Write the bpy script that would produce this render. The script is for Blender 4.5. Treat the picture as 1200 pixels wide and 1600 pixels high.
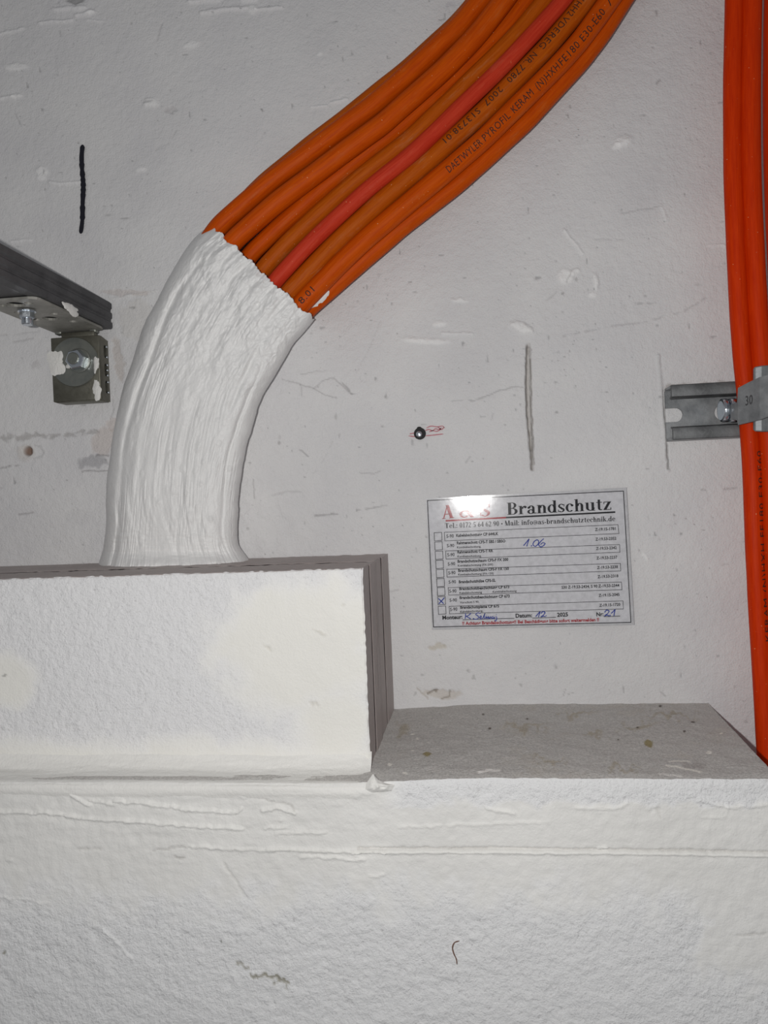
import bpy, math
import numpy as np
from mathutils import Matrix, Vector

# ------------------------------------------------------------------ camera, world, light, exposure
scene = bpy.context.scene
for o in list(bpy.data.objects):
    bpy.data.objects.remove(o)
FOC, FOOTX, FOOTY, ROLL, DIST = 1200.0, 748.0, 783.0, 2.3, 0.60
_d = np.array([(FOOTX-600)/FOC, -(FOOTY-800)/FOC, -1.0]); _d /= np.linalg.norm(_d)
_r = math.radians(ROLL)
_u = np.array([-math.sin(_r), math.cos(_r), 0.0]); _u[2] = -(_u@_d)/_d[2]; _u /= np.linalg.norm(_u)
CAM = np.stack([np.cross(_d, _u), _d, _u], 1)          # camera space = CAM @ world
CPOS = np.array([0.0, -DIST, 0.0])
cd = bpy.data.cameras.new('camera'); co = bpy.data.objects.new('camera', cd)
scene.collection.objects.link(co)
cd.sensor_fit = 'VERTICAL'; cd.sensor_height = 36.0; cd.lens = FOC/1600*36.0
cd.clip_start = 0.005; cd.clip_end = 50
_m = Matrix([list(r) for r in CAM.T]).to_4x4(); _m.translation = Vector(CPOS)
co.matrix_world = _m
scene.camera = co

world = bpy.data.worlds.new('world'); scene.world = world; world.use_nodes = True
world.node_tree.nodes['Background'].inputs[0].default_value = (0.96, 0.97, 1.0, 1)
world.node_tree.nodes['Background'].inputs[1].default_value = 0.17

ld = bpy.data.lights.new('phone_flash', 'POINT'); ld.energy = 6.3; ld.shadow_soft_size = 0.0035
ld.color = (1.0, 0.985, 0.96)
lo = bpy.data.objects.new('phone_flash', ld); scene.collection.objects.link(lo)
lo.location = (-0.034, -0.598, 0.012)

vs = scene.view_settings
vs.view_transform = 'Standard'; vs.look = 'None'; vs.gamma = 1.0; vs.exposure = 0.0
vs.use_curve_mapping = False

# ------------------------------------------------------------------ helpers
COL = scene.collection
rng = np.random.default_rng(7)

def P(px, py, Y=0.0):
    """point of the photograph's ray (1200x1600 frame) on the vertical plane y = Y"""
    px = np.asarray(px, float); py = np.asarray(py, float); Y = np.asarray(Y, float)
    c = np.stack(np.broadcast_arrays((px-600)/FOC, -(py-800)/FOC, -np.ones_like(px*py)), -1)
    w = c @ CAM
    t = (Y+DIST)/w[..., 1]
    return CPOS + w*t[..., None]

def proj(V):
    c = (np.asarray(V)-CPOS) @ CAM.T
    return 600+FOC*c[..., 0]/-c[..., 2], 800-FOC*c[..., 1]/-c[..., 2]

def _hash(ix, iy, iz, seed):
    h = (ix.astype(np.int64)*374761393 + iy.astype(np.int64)*668265263 + iz.astype(np.int64)*2147483647 + seed*974634777) & 0xffffffff
    h = ((h ^ (h >> 13))*1274126177) & 0xffffffff
    h = ((h ^ (h >> 16))*2246822519) & 0xffffffff
    return ((h ^ (h >> 15)) & 0xffffff)/float(0xffffff)*2-1

def noise2(x, y, seed=0):
    x = np.asarray(x, float); y = np.asarray(y, float)
    ix = np.floor(x); iy = np.floor(y); fx = x-ix; fy = y-iy
    fx = fx*fx*(3-2*fx); fy = fy*fy*(3-2*fy); z = np.zeros_like(ix)
    a = _hash(ix, iy, z, seed); b = _hash(ix+1, iy, z, seed); c = _hash(ix, iy+1, z, seed); d = _hash(ix+1, iy+1, z, seed)
    return (a+(b-a)*fx)*(1-fy) + (c+(d-c)*fx)*fy

def noise3(x, y, z, seed=0):
    iz = np.floor(z); fz = z-iz; fz = fz*fz*(3-2*fz)
    a = np.empty(np.shape(x)); 
    def lay(k):
        ix = np.floor(x); iy = np.floor(y); fx = x-ix; fy = y-iy
        fx = fx*fx*(3-2*fx); fy = fy*fy*(3-2*fy)
        p = _hash(ix, iy, k, seed); q = _hash(ix+1, iy, k, seed); r = _hash(ix, iy+1, k, seed); s = _hash(ix+1, iy+1, k, seed)
        return (p+(q-p)*fx)*(1-fy)+(r+(s-r)*fx)*fy
    return lay(iz)*(1-fz)+lay(iz+1)*fz

def fbm(x, y, seed=0, octv=3, gain=0.5):
    s = 0; a = 1; t = 0
    for k in range(octv):
        s = s+a*noise2(x*2**k, y*2**k, seed+17*k); t += a; a *= gain
    return s/t

def smooth(e0, e1, x):
    t = np.clip((x-e0)/(e1-e0), 0, 1); return t*t*(3-2*t)

def mk(name, V, F, mat, parent=None, smoothed=True, uv=None, attrs=None, base=None):
    """link one mesh object; V in world coordinates; origin put at the base of its box"""
    V = np.asarray(V, float)
    if base is None:
        lo_, hi_ = V.min(0), V.max(0); base = np.array([(lo_[0]+hi_[0])/2, (lo_[1]+hi_[1])/2, lo_[2]])
    me = bpy.data.meshes.new(name)
    if isinstance(F, np.ndarray):
        n = F.shape[1]; Vl = (V-base)
        me.vertices.add(len(Vl)); me.vertices.foreach_set('co', Vl.astype(np.float32).ravel())
        me.loops.add(F.size); me.loops.foreach_set('vertex_index', F.astype(np.int32).ravel())
        me.polygons.add(len(F)); me.polygons.foreach_set('loop_start', (np.arange(len(F))*n).astype(np.int32))
        me.polygons.foreach_set('loop_total', np.full(len(F), n, np.int32))
        me.update(calc_edges=True)
    else:
        me.from_pydata([tuple(v) for v in (V-base)], [], [tuple(int(i) for i in f) for f in F]); me.update()
    me.validate()
    if smoothed:
        me.polygons.foreach_set('use_smooth', np.ones(len(me.polygons), bool))
    if uv is not None:
        ul = me.uv_layers.new(name='UVMap'); li = np.empty(len(me.loops), np.int32)
        me.loops.foreach_get('vertex_index', li); ul.data.foreach_set('uv', np.asarray(uv, np.float32)[li].ravel())
    for an, av in (attrs or {}).items():
        av = np.asarray(av, np.float32)
        if av.ndim == 1:
            a = me.attributes.new(an, 'FLOAT', 'POINT'); a.data.foreach_set('value', av)
        else:
            a = me.attributes.new(an, 'FLOAT_COLOR', 'POINT')
            a.data.foreach_set('color', np.concatenate([av, np.ones((len(av), 1), np.float32)], 1).ravel())
    me.materials.append(mat)
    o = bpy.data.objects.new(name, me); COL.objects.link(o)
    o.location = base
    if parent is not None:
        o.parent = parent
        # world origin of the parent (parents are never rotated or scaled)
        wp = Vector(WORLD_ORG[parent.name])
        o.location = Vector(base)-wp
    WORLD_ORG[o.name] = tuple(base)
    return o
WORLD_ORG = {}

def empty(name, loc, label, cat, group=None):
    o = bpy.data.objects.new(name, None); COL.objects.link(o); o.location = loc
    o.empty_display_size = 0.01; WORLD_ORG[o.name] = tuple(loc)
    return tag(o, label, cat, group)

def tag(o, label=None, cat=None, group=None, kind=None):
    if label: o['label'] = label
    if cat: o['category'] = cat
    if group: o['group'] = group
    if kind: o['kind'] = kind
    return o

def gridfaces(nu, nv, off=0):
    i = np.arange(nu-1)[:, None]*nv+np.arange(nv-1)[None, :]
    return np.stack([i, i+1, i+nv+1, i+nv], -1).reshape(-1, 4)+off

def box(x0, x1, y0, y1, z0, z1, b=0.0):
    """box with chamfered edges as vertices and faces"""
    import bmesh
    bm = bmesh.new(); bmesh.ops.create_cube(bm, size=1)
    for v in bm.verts:
        v.co = Vector(((x0+x1)/2+v.co.x*(x1-x0), (y0+y1)/2+v.co.y*(y1-y0), (z0+z1)/2+v.co.z*(z1-z0)))
    if b > 0:
        bmesh.ops.bevel(bm, geom=list(bm.edges), offset=b, segments=2, affect='EDGES', profile=0.5)
    V = [tuple(v.co) for v in bm.verts]; bm.verts.index_update()
    F = [[v.index for v in f.verts] for f in bm.faces]; bm.free()
    return np.array(V), F

def merge(parts):
    V = []; F = []; n = 0
    for v, f in parts:
        V.append(np.asarray(v, float)); F += [[int(i)+n for i in q] for q in f]; n += len(v)
    return np.concatenate(V), F

def prism(poly, axis, a0, a1, bev=0.0):
    """closed 2D outline extruded along a world axis ('x','y','z') from a0 to a1"""
    import bmesh
    n = len(poly); bm = bmesh.new()
    def p3(p, a):
        if axis == 'x': return (a, p[0], p[1])
        if axis == 'y': return (p[0], a, p[1])
        return (p[0], p[1], a)
    A = [bm.verts.new(p3(p, a0)) for p in poly]; B = [bm.verts.new(p3(p, a1)) for p in poly]
    bm.faces.new(A); bm.faces.new(B[::-1])
    for i in range(n):
        bm.faces.new((A[i], B[i], B[(i+1) % n], A[(i+1) % n]))
    bmesh.ops.recalc_face_normals(bm, faces=bm.faces)
    if bev > 0:
        bmesh.ops.bevel(bm, geom=[e for e in bm.edges], offset=bev, segments=2, affect='EDGES', profile=0.5)
    bm.verts.index_update()
    V = np.array([tuple(v.co) for v in bm.verts]); F = [[v.index for v in f.verts] for f in bm.faces]; bm.free()
    return V, F

def plate(outline, holes, thick, frame, bev=0.0):
    """flat plate with holes; outline in plate coordinates, frame(u, v, w) -> world"""
    cu = bpy.data.curves.new('tmp_plate', 'CURVE'); cu.dimensions = '2D'; cu.fill_mode = 'BOTH'
    cu.extrude = thick/2; cu.bevel_depth = bev; cu.bevel_resolution = 1
    for loop in [outline]+list(holes):
        sp = cu.splines.new('POLY'); sp.points.add(len(loop)-1); sp.use_cyclic_u = True
        for q, (u, v) in zip(sp.points, loop): q.co = (u, v, 0, 1)
    return curve_mesh(cu, frame)

def curve_mesh(cu, frame):
    ob = bpy.data.objects.new('tmp_curve', cu); COL.objects.link(ob)
    dg = bpy.context.evaluated_depsgraph_get(); dg.update()
    me = bpy.data.meshes.new_from_object(ob.evaluated_get(dg))
    V = np.array([tuple(v.co) for v in me.vertices]).reshape(-1, 3); F = [list(p.vertices) for p in me.polygons]
    bpy.data.objects.remove(ob); bpy.data.curves.remove(cu); bpy.data.meshes.remove(me)
    return frame(V), F

def oval(cx, cy, rx, ry, n=24):
    if rx > ry:
        s = rx-ry
        a = np.linspace(-math.pi/2, math.pi/2, n//2)
        return [(cx+s+ry*math.cos(t), cy+ry*math.sin(t)) for t in a]+[(cx-s-ry*math.cos(t), cy-ry*math.sin(t)) for t in a]
    return [(cx+rx*math.cos(t), cy+ry*math.sin(t)) for t in np.linspace(0, 2*math.pi, n, endpoint=False)]

def catmull(pts, n):
    pts = np.asarray(pts, float); d = np.r_[0, np.cumsum(np.linalg.norm(np.diff(pts, axis=0), axis=1))]
    m = np.gradient(pts, d, axis=0)
    s = np.linspace(0, d[-1], n); k = np.clip(np.searchsorted(d, s, side='right')-1, 0, len(d)-2)
    h = (d[k+1]-d[k])[:, None]; t = ((s-d[k])[:, None])/h
    return ((2*t**3-3*t**2+1)*pts[k]+(t**3-2*t**2+t)*h*m[k]+(-2*t**3+3*t**2)*pts[k+1]+(t**3-t**2)*h*m[k+1])

class Tube:
    """round cable along a smooth path, with a frame for lettering on it"""
    def __init__(s, path, r, sides=28, wob=0.00012, seed=0):
        s.C = np.asarray(path, float); n = len(s.C); s.r = r
        T = np.gradient(s.C, axis=0); T /= np.linalg.norm(T, axis=1)[:, None]
        N = np.array([0, -1.0, 0])-T*(T@np.array([0, -1.0, 0]))[:, None]; N /= np.linalg.norm(N, axis=1)[:, None]
        s.T, s.N, s.B = T, N, np.cross(T, N)
        s.L = np.r_[0, np.cumsum(np.linalg.norm(np.diff(s.C, axis=0), axis=1))]
        a = np.linspace(0, 2*math.pi, sides+1)
        ring = (N[:, None]*np.cos(a)[None, :, None]+s.B[:, None]*np.sin(a)[None, :, None])
        rr = r+wob*noise2(s.L[:, None]*60+np.zeros(sides+1), np.cos(a)[None]*2+seed*3.1, seed)
        V = s.C[:, None]+ring*rr[..., None]
        s.V = V.reshape(-1, 3); s.F = gridfaces(n, sides+1)
        s.uv = np.stack(np.broadcast_arrays(a[None]*r+seed*0.37, s.L[:, None]+seed*1.7), -1).reshape(-1, 2)
    def on(s, along, across, lift=0.00012):
        along = np.asarray(along, float); a = np.asarray(across, float)/s.r
        g = lambda A: np.stack([np.interp(along, s.L, A[:, k]) for k in range(3)], -1)
        C, N, B = g(s.C), g(s.N), g(s.B)
        return C+(s.r+lift+0.00012)*(N*np.cos(a)[..., None]+B*np.sin(a)[..., None])
    def near(s, px, py):
        qx, qy = proj(s.C+s.N*s.r); l = np.linspace(0, s.L[-1], 6000); return l[np.argmin((np.interp(l, s.L, qx)-px)**2+(np.interp(l, s.L, qy)-py)**2)]

# ------------------------------------------------------------------ materials
def newmat(name):
    m = bpy.data.materials.new(name); m.use_nodes = True
    nt = m.node_tree; b = nt.nodes['Principled BSDF']; return m, nt, b

def nd(nt, kind, **kw):
    n = nt.nodes.new(kind)
    for k, v in kw.items():
        if k.startswith('_'): setattr(n, k[1:], v)
        else: n.inputs[k.replace('__', ' ')].default_value = v
    return n

def noise_node(nt, vec, scale, detail=4, rough=0.55):
    n = nd(nt, 'ShaderNodeTexNoise', Scale=scale, Detail=detail, Roughness=rough)
    nt.links.new(vec, n.inputs['Vector']); return n

def ramp(nt, fac, p0, c0, p1, c1):
    r = nt.nodes.new('ShaderNodeValToRGB'); e = r.color_ramp.elements
    e[0].position = p0; e[0].color = (*c0, 1); e[1].position = p1; e[1].color = (*c1, 1)
    nt.links.new(fac, r.inputs[0]); return r.outputs[0]

def mixc(nt, fac, a, b, mode='MIX'):
    n = nt.nodes.new('ShaderNodeMix'); n.data_type = 'RGBA'; n.blend_type = mode
    if isinstance(fac, (int, float)): n.inputs[0].default_value = fac
    else: nt.links.new(fac, n.inputs[0])
    for k, v in ((6, a), (7, b)):
        if isinstance(v, tuple): n.inputs[k].default_value = (*v, 1)
        else: nt.links.new(v, n.inputs[k])
    return n.outputs[2]

def bump(nt, height, dist, strength=1.0, prev=None):
    n = nd(nt, 'ShaderNodeBump', Distance=dist)
    if isinstance(strength, (int, float)): n.inputs['Strength'].default_value = strength
    else: nt.links.new(strength, n.inputs['Strength'])
    nt.links.new(height, n.inputs['Height'])
    if prev is not None: nt.links.new(prev, n.inputs['Normal'])
    return n.outputs[0]

def attr(nt, name):
    n = nt.nodes.new('ShaderNodeAttribute'); n.attribute_name = name; return n

def painted(name, ca, cb, roughness=0.6, grain=0.0005, tinted=True, roughattr=False, cr=None):
    m, nt, b = newmat(name); tc = nt.nodes.new('ShaderNodeTexCoord').outputs['Object']
    n1 = noise_node(nt, tc, 14, 5, 0.6)
    col = ramp(nt, n1.outputs[0], 0.35, ca, 0.65, cb)
    nf = noise_node(nt, tc, 700, 3, 0.6); nm = noise_node(nt, tc, 160, 5, 0.65)
    if roughattr:
        ra = attr(nt, 'rough').outputs['Fac']
        col = mixc(nt, ra, col, cr)
        n3 = noise_node(nt, tc, 420, 5, 0.7)
        pit = ramp(nt, n3.outputs[0], 0.30, (0.80, 0.79, 0.79), 0.43, (1, 1, 1))
        pm = mixc(nt, ra, (1.0, 1.0, 1.0), pit)
        col = mixc(nt, 1.0, col, pm, 'MULTIPLY')
    if tinted:
        col = mixc(nt, 1.0, col, attr(nt, 'tint').outputs['Color'], 'MULTIPLY')
    nt.links.new(col, b.inputs['Base Color']); b.inputs['Roughness'].default_value = roughness
    b.inputs['Specular IOR Level'].default_value = 0.3
    h = bump(nt, nm.outputs[0], grain*2.2, 0.7)
    h = bump(nt, nf.outputs[0], grain, 0.8, h)
    if roughattr:
        h = bump(nt, n3.outputs[0], 0.0013, ra, h)
    nt.links.new(h, b.inputs['Normal']); return m

def steel(name, ca, cb, roughness=0.4, metal=0.85, sc=60):
    m, nt, b = newmat(name); tc = nt.nodes.new('ShaderNodeTexCoord').outputs['Object']
    n1 = noise_node(nt, tc, sc, 6, 0.65)
    nt.links.new(ramp(nt, n1.outputs[0], 0.35, ca, 0.66, cb), b.inputs['Base Color'])
    rr = nd(nt, 'ShaderNodeMapRange'); rr.inputs['To Min'].default_value = roughness-0.1; rr.inputs['To Max'].default_value = roughness+0.14
    nt.links.new(n1.outputs[0], rr.inputs['Value']); nt.links.new(rr.outputs[0], b.inputs['Roughness'])
    b.inputs['Metallic'].default_value = metal
    n2 = noise_node(nt, tc, 500, 3); nt.links.new(bump(nt, n2.outputs[0], 0.0002, 0.5), b.inputs['Normal'])
    return m

def flat(name, c, roughness=0.6, spec=0.3):
    m, nt, b = newmat(name); tc = nt.nodes.new('ShaderNodeTexCoord').outputs['Object']
    n1 = noise_node(nt, tc, 300, 3)
    nt.links.new(ramp(nt, n1.outputs[0], 0.3, tuple(k*0.9 for k in c), 0.7, tuple(min(1, k*1.08) for k in c)), b.inputs['Base Color'])
    b.inputs['Roughness'].default_value = roughness; b.inputs['Specular IOR Level'].default_value = spec; return m

def cable_mat(name, ca, cb, cdust, dust=0.35):
    m, nt, b = newmat(name); uv = nt.nodes.new('ShaderNodeUVMap').outputs[0]
    mp = nd(nt, 'ShaderNodeMapping'); mp.inputs['Scale'].default_value = (1, 0.06, 1); nt.links.new(uv, mp.inputs['Vector'])
    st = noise_node(nt, mp.outputs[0], 650, 5, 0.7)           # fine streaks along the cable
    n1 = noise_node(nt, uv, 45, 5, 0.65)                      # blotches of wear
    col = ramp(nt, st.outputs[0], 0.36, ca, 0.66, cb)
    mp2 = nd(nt, 'ShaderNodeMapping'); mp2.inputs['Scale'].default_value = (1, 0.16, 1); nt.links.new(uv, mp2.inputs['Vector'])
    n2 = noise_node(nt, mp2.outputs[0], 190, 6, 0.72)
    dm = ramp(nt, n2.outputs[0], 0.53, (0, 0, 0), 0.74, (dust, dust, dust))
    dm2 = mixc(nt, 1.0, dm, ramp(nt, n1.outputs[0], 0.4, (0, 0, 0), 0.66, (1, 1, 1)), 'MULTIPLY')
    col = mixc(nt, dm2, col, cdust)
    n3 = noise_node(nt, uv, 520, 2, 0.5)
    sp = ramp(nt, n3.outputs[0], 0.73, (0, 0, 0), 0.77, (0.7, 0.7, 0.7))
    col = mixc(nt, sp, col, (0.85, 0.52, 0.28))
    nt.links.new(col, b.inputs['Base Color']); b.inputs['Roughness'].default_value = 0.5
    b.inputs['Specular IOR Level'].default_value = 0.09
    nt.links.new(bump(nt, st.outputs[0], 0.00025, 0.6), b.inputs['Normal']); return m

M_WALL = painted('wall_paint', (0.70, 0.693, 0.705), (0.755, 0.748, 0.75), 0.62, 0.0007)
M_CASING = painted('casing_plaster', (0.80, 0.788, 0.748), (0.84, 0.828, 0.785), 0.55, 0.00035, True, True, (0.86, 0.857, 0.868))
M_BOARD = painted('board_edge_paint', (0.40, 0.345, 0.33), (0.46, 0.405, 0.39), 0.5, 0.0004, False)
M_LEDGE = painted('ledge_plaster', (0.735, 0.728, 0.708), (0.775, 0.768, 0.748), 0.55, 0.00035, True, True, (0.84, 0.842, 0.85))
M_COAT = painted('fire_coating', (0.80, 0.795, 0.79), (0.85, 0.845, 0.84), 0.42, 0.0003, False)
M_DAB = painted('white_filler', (0.765, 0.755, 0.73), (0.80, 0.79, 0.765), 0.6, 0.0004, False)
M_OR = cable_mat('orange_sheath', (0.49, 0.058, 0.0007), (0.62, 0.093, 0.0010), (0.56, 0.18, 0.045), 0.65)
M_ORB = cable_mat('orange_sheath_dusty', (0.41, 0.068, 0.0015), (0.51, 0.105, 0.004), (0.50, 0.21, 0.09), 1.0)
M_RED = cable_mat('red_sheath', (0.50, 0.030, 0.012), (0.60, 0.055, 0.022), (0.72, 0.17, 0.09), 0.7)
M_DEEP = cable_mat('red_orange_sheath', (0.54, 0.026, 0.0006), (0.66, 0.042, 0.0008), (0.66, 0.09, 0.02), 0.4)
M_BLACKPRINT = flat('cable_print', (0.05, 0.018, 0.012), 0.7)
M_GALV = steel('galvanised_steel', (0.20, 0.21, 0.22), (0.36, 0.37, 0.38), 0.52, 0.65)
M_GALVD = steel('dark_channel_steel', (0.07, 0.07, 0.075), (0.12, 0.12, 0.125), 0.5, 0.6)
M_OLIVE = steel('yellow_passivated_steel', (0.13, 0.125, 0.10), (0.22, 0.215, 0.18), 0.45, 0.75)
M_PLATE = steel('dull_zinc_plate', (0.26, 0.255, 0.23), (0.42, 0.41, 0.38), 0.5, 0.35)
M_LIP = steel('shaded_rail_lip', (0.07, 0.072, 0.075), (0.17, 0.175, 0.18), 0.5, 0.6, 40)  # darker copy of the rail steel; shade of the inward-tilted lips put into colour
M_ZINC = steel('bright_zinc', (0.55, 0.60, 0.66), (0.75, 0.80, 0.86), 0.22, 1.0)
M_WASH = steel('washer_zinc', (0.20, 0.215, 0.205), (0.33, 0.335, 0.30), 0.4, 0.75, 35)
M_INK = flat('black_ink', (0.012, 0.012, 0.016), 0.7)
M_REDINK = flat('red_ink', (0.42, 0.02, 0.03), 0.7)
M_BLUE = flat('blue_pen', (0.03, 0.06, 0.36), 0.6)
M_MARK = flat('black_marker', (0.012, 0.012, 0.02), 0.7)
M_REDPEN = flat('red_pen', (0.52, 0.19, 0.22), 0.7)
M_PAPER = flat('card_paper', (0.70, 0.695, 0.715), 0.6)
M_RUST = flat('rusty_plug', (0.16, 0.085, 0.06), 0.8)
M_BLACK = flat('dark_recess', (0.03, 0.03, 0.03), 0.8)

def laminate():
    m = bpy.data.materials.new('laminate_film'); m.use_nodes = True; nt = m.node_tree; nt.nodes.clear()
    out = nt.nodes.new('ShaderNodeOutputMaterial'); mx = nt.nodes.new('ShaderNodeMixShader')
    tr = nt.nodes.new('ShaderNodeBsdfTransparent'); tr.inputs[0].default_value = (0.985, 0.985, 0.99, 1)
    gl = nt.nodes.new('ShaderNodeBsdfGlossy'); gl.inputs['Roughness'].default_value = 0.085
    fr = nt.nodes.new('ShaderNodeFresnel'); fr.inputs[0].default_value = 1.5
    tc = nt.nodes.new('ShaderNodeTexCoord').outputs['Object']
    nz = noise_node(nt, tc, 90, 3); bm_ = bump(nt, nz.outputs[0], 0.00008, 0.4)
    nt.links.new(bm_, gl.inputs['Normal'])
    nt.links.new(fr.outputs[0], mx.inputs[0]); nt.links.new(tr.outputs[0], mx.inputs[1]); nt.links.new(gl.outputs[0], mx.inputs[2])
    nt.links.new(mx.outputs[0], out.inputs[0]); return m
M_FILM = laminate()

def concrete():
    m, nt, b = newmat('rough_concrete'); tc = nt.nodes.new('ShaderNodeTexCoord').outputs['Object']
    n1 = noise_node(nt, tc, 700, 6, 0.75); n2 = noise_node(nt, tc, 22, 6, 0.7); n3 = noise_node(nt, tc, 230, 5, 0.7)
    col = ramp(nt, n1.outputs[0], 0.36, (0.50, 0.485, 0.465), 0.66, (0.80, 0.775, 0.75))
    col = mixc(nt, ramp(nt, n2.outputs[0], 0.55, (0, 0, 0), 0.75, (0.35, 0.35, 0.35)), col, (0.58, 0.50, 0.38))
    col = mixc(nt, ramp(nt, n3.outputs[0], 0.70, (0, 0, 0), 0.76, (0.55, 0.55, 0.55)), col, (0.14, 0.12, 0.10))
    col = mixc(nt, 1.0, col, attr(nt, 'tint').outputs['Color'], 'MULTIPLY')
    nt.links.new(col, b.inputs['Base Color']); b.inputs['Roughness'].default_value = 0.85; b.inputs['Specular IOR Level'].default_value = 0.2
    h = bump(nt, n3.outputs[0], 0.0012, 0.8); h = bump(nt, n1.outputs[0], 0.0009, 0.9, h); nt.links.new(h, b.inputs['Normal']); return m
M_CONC = concrete()

# ------------------------------------------------------------------ relief and stain painter for plaster surfaces
class Field:
    def __init__(s, V, seed=1):
        s.x, s.y = proj(V); s.H = np.zeros(s.x.shape); s.T = np.ones(s.x.shape+(3,))
        s.wx = s.x+3.0*noise2(s.x/9, s.y/9, seed)+1.6*noise2(s.x/4, s.y/4, seed+1)
        s.wy = s.y+3.0*noise2(s.x/9, s.y/9, seed+2)+1.6*noise2(s.x/4, s.y/4, seed+3)
    def win(s, x0, x1, y0, y1):
        return np.nonzero((s.x > x0) & (s.x < x1) & (s.y > y0) & (s.y < y1))
    def blob(s, cx, cy, rx, ry, ang=0, h=0.0, tint=None, edge=0.35, k=1.0, ragged=1.0):
        R = max(rx, ry)*1.5+6; i = s.win(cx-R, cx+R, cy-R, cy+R)
        X = s.x[i]+(s.wx[i]-s.x[i])*ragged-cx; Y = s.y[i]+(s.wy[i]-s.y[i])*ragged-cy
        a = math.radians(ang); c, d = math.cos(a), math.sin(a)
        q = np.sqrt(((X*c+Y*d)/rx)**2+((-X*d+Y*c)/ry)**2)
        w = smooth(1.0, 1.0-edge, q)
        s.H[i] += h*w*(0.75+0.35*noise2(s.x[i]/5, s.y[i]/5, 5))
        if tint is not None:
            s.T[i] *= 1+(np.array(tint)-1)*(w*k)[..., None]
    def line(s, pts, w, h=0.0, tint=None, k=1.0, broken=0.0, ragged=0.35, seed=0):
        pts = np.asarray(pts, float); lo_, hi_ = pts.min(0)-w*3-6, pts.max(0)+w*3+6
        i = s.win(lo_[0], hi_[0], lo_[1], hi_[1])
        X = s.x[i]+(s.wx[i]-s.x[i])*ragged; Y = s.y[i]+(s.wy[i]-s.y[i])*ragged; D = np.full(X.shape, 1e9)
        for a, b in zip(pts[:-1], pts[1:]):
            e = b-a; t = np.clip(((X-a[0])*e[0]+(Y-a[1])*e[1])/(e@e+1e-9), 0, 1)
            D = np.minimum(D, np.hypot(X-a[0]-t*e[0], Y-a[1]-t*e[1]))
        g = smooth(w, w*0.35, D)
        if broken: g = g*smooth(broken-0.5, broken, noise2(X/7, Y/7, 31+seed)+0.3)
        s.H[i] += h*g
        if tint is not None: s.T[i] *= 1+(np.array(tint)-1)*(g*k)[..., None]

# ------------------------------------------------------------------ wall_back
def axis(lo_, a, b, hi_, step, coarse):
    return np.r_[np.arange(lo_, a-1e-6, coarse), np.arange(a, b, step), np.arange(b, hi_+coarse, coarse)]
gx = axis(-1.2, -0.42, 0.26, 1.0, 0.0009, 0.06); gz = axis(-1.0, -0.185, 0.45, 1.2, 0.0009, 0.06)
GX, GZ = np.meshgrid(gx, gz, indexing='ij')
WV = np.stack([GX, np.zeros_like(GX), GZ], -1)
W = Field(WV, 3)
infine = smooth(0.47, 0.44, np.maximum(np.abs(GX+0.08)+0.08, np.abs(GZ)))
W.H += infine*(0.0007*fbm(GX*9, GZ*9, 11, 3)+0.00022*fbm(GX*60, GZ*60, 12, 3)+0.00012*noise2(GX*330, GZ*330, 15))
pit = noise2(GX*260, GZ*260, 77); W.H -= infine*0.0005*smooth(0.86, 0.97, pit)
W.T *= (1-0.35*infine*smooth(0.90, 0.97, pit))[..., None]
# small dirt specks, denser in bands
sp = noise2(GX*420, GZ*420, 91); band = smooth(0.05, 0.5, fbm(GX*12, GZ*25, 92, 3))
W.T *= (1-0.5*infine*band*smooth(0.90, 0.96, sp))[..., None]
sm = fbm(GX*11, GZ*11, 95, 4)
W.T *= (1+0.05*np.clip(sm, -1, 1))[..., None]
# filler dabs and trowel ridges
WH = (1.17, 1.17, 1.16)
for a in [(975, 220, 17, 11, -15, .0022), (964, 229, 9, 6, 0, .0012), (815, 512, 27, 10, 20, .0024), (668, 533, 48, 7, 3, .0013), (718, 470, 18, 5, 3, .0012),
          (687, 506, 14, 6, -8, .0009), (884, 432, 16, 15, 20, .0016), (899, 425, 10, 6, -20, .0016), (931, 440, 5, 17, -8, .0018), (926, 460, 9, 7, 0, .0009),
          (236, 160, 16, 10, -5, .0016), (26, 105, 26, 7, 0, .0010), (66, 268, 13, 9, 0, .0010), (66, 278, 10, 5, 0, .0008), (25, 150, 12, 5, -5, .0012),
          (220, 265, 12, 5, -5, .0009), (140, 20, 10, 5, 0, .0012), (395, 15, 10, 9, 0, .0010), (300, 70, 18, 8, -20, .0006), (500, 85, 6, 4, 0, .0006)]:
    W.blob(*a[:5], h=a[5], tint=WH, edge=0.55, ragged=0.5)
for pts, w, h in [([(315, 20), (350, 15), (384, 13)], 4.5, .0014), ([(296, 2), (320, 1), (343, 0)], 4, .0013), ([(377, 0), (400, 0)], 4, .0012),
                  ([(85, 16), (110, 13), (132, 12)], 4, .0013), ([(62, 36), (90, 34), (113, 32)], 3, .0012), ([(120, 25), (147, 20)], 4, .0013), ([(0, 54), (20, 49), (35, 45)], 2.5, .0009),
                  ([(78, 285), (100, 288), (127, 285)], 3.5, .0011), ([(0, 155), (20, 150)], 3, .001), ([(487, 168), (511, 167)], 2.5, .0010), ([(517, 162), (542, 156)], 3, .0011),
                  ([(400, 15), (440, 12)], 3, .0012), ([(690, 521), (738, 522)], 3, .0010), ([(882, 360), (893, 375), (910, 396)], 3, .0009), ([(1108, 384), (1134, 383)], 2.5, .0008),
                  ([(18, 378), (48, 375)], 3, .0007), ([(135, 32), (165, 34)], 2, .0006), ([(1032, 323), (1038, 330), (1040, 345)], 2, .0006)]:
    W.line(pts, w, h, tint=(1.11, 1.11, 1.11))
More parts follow.
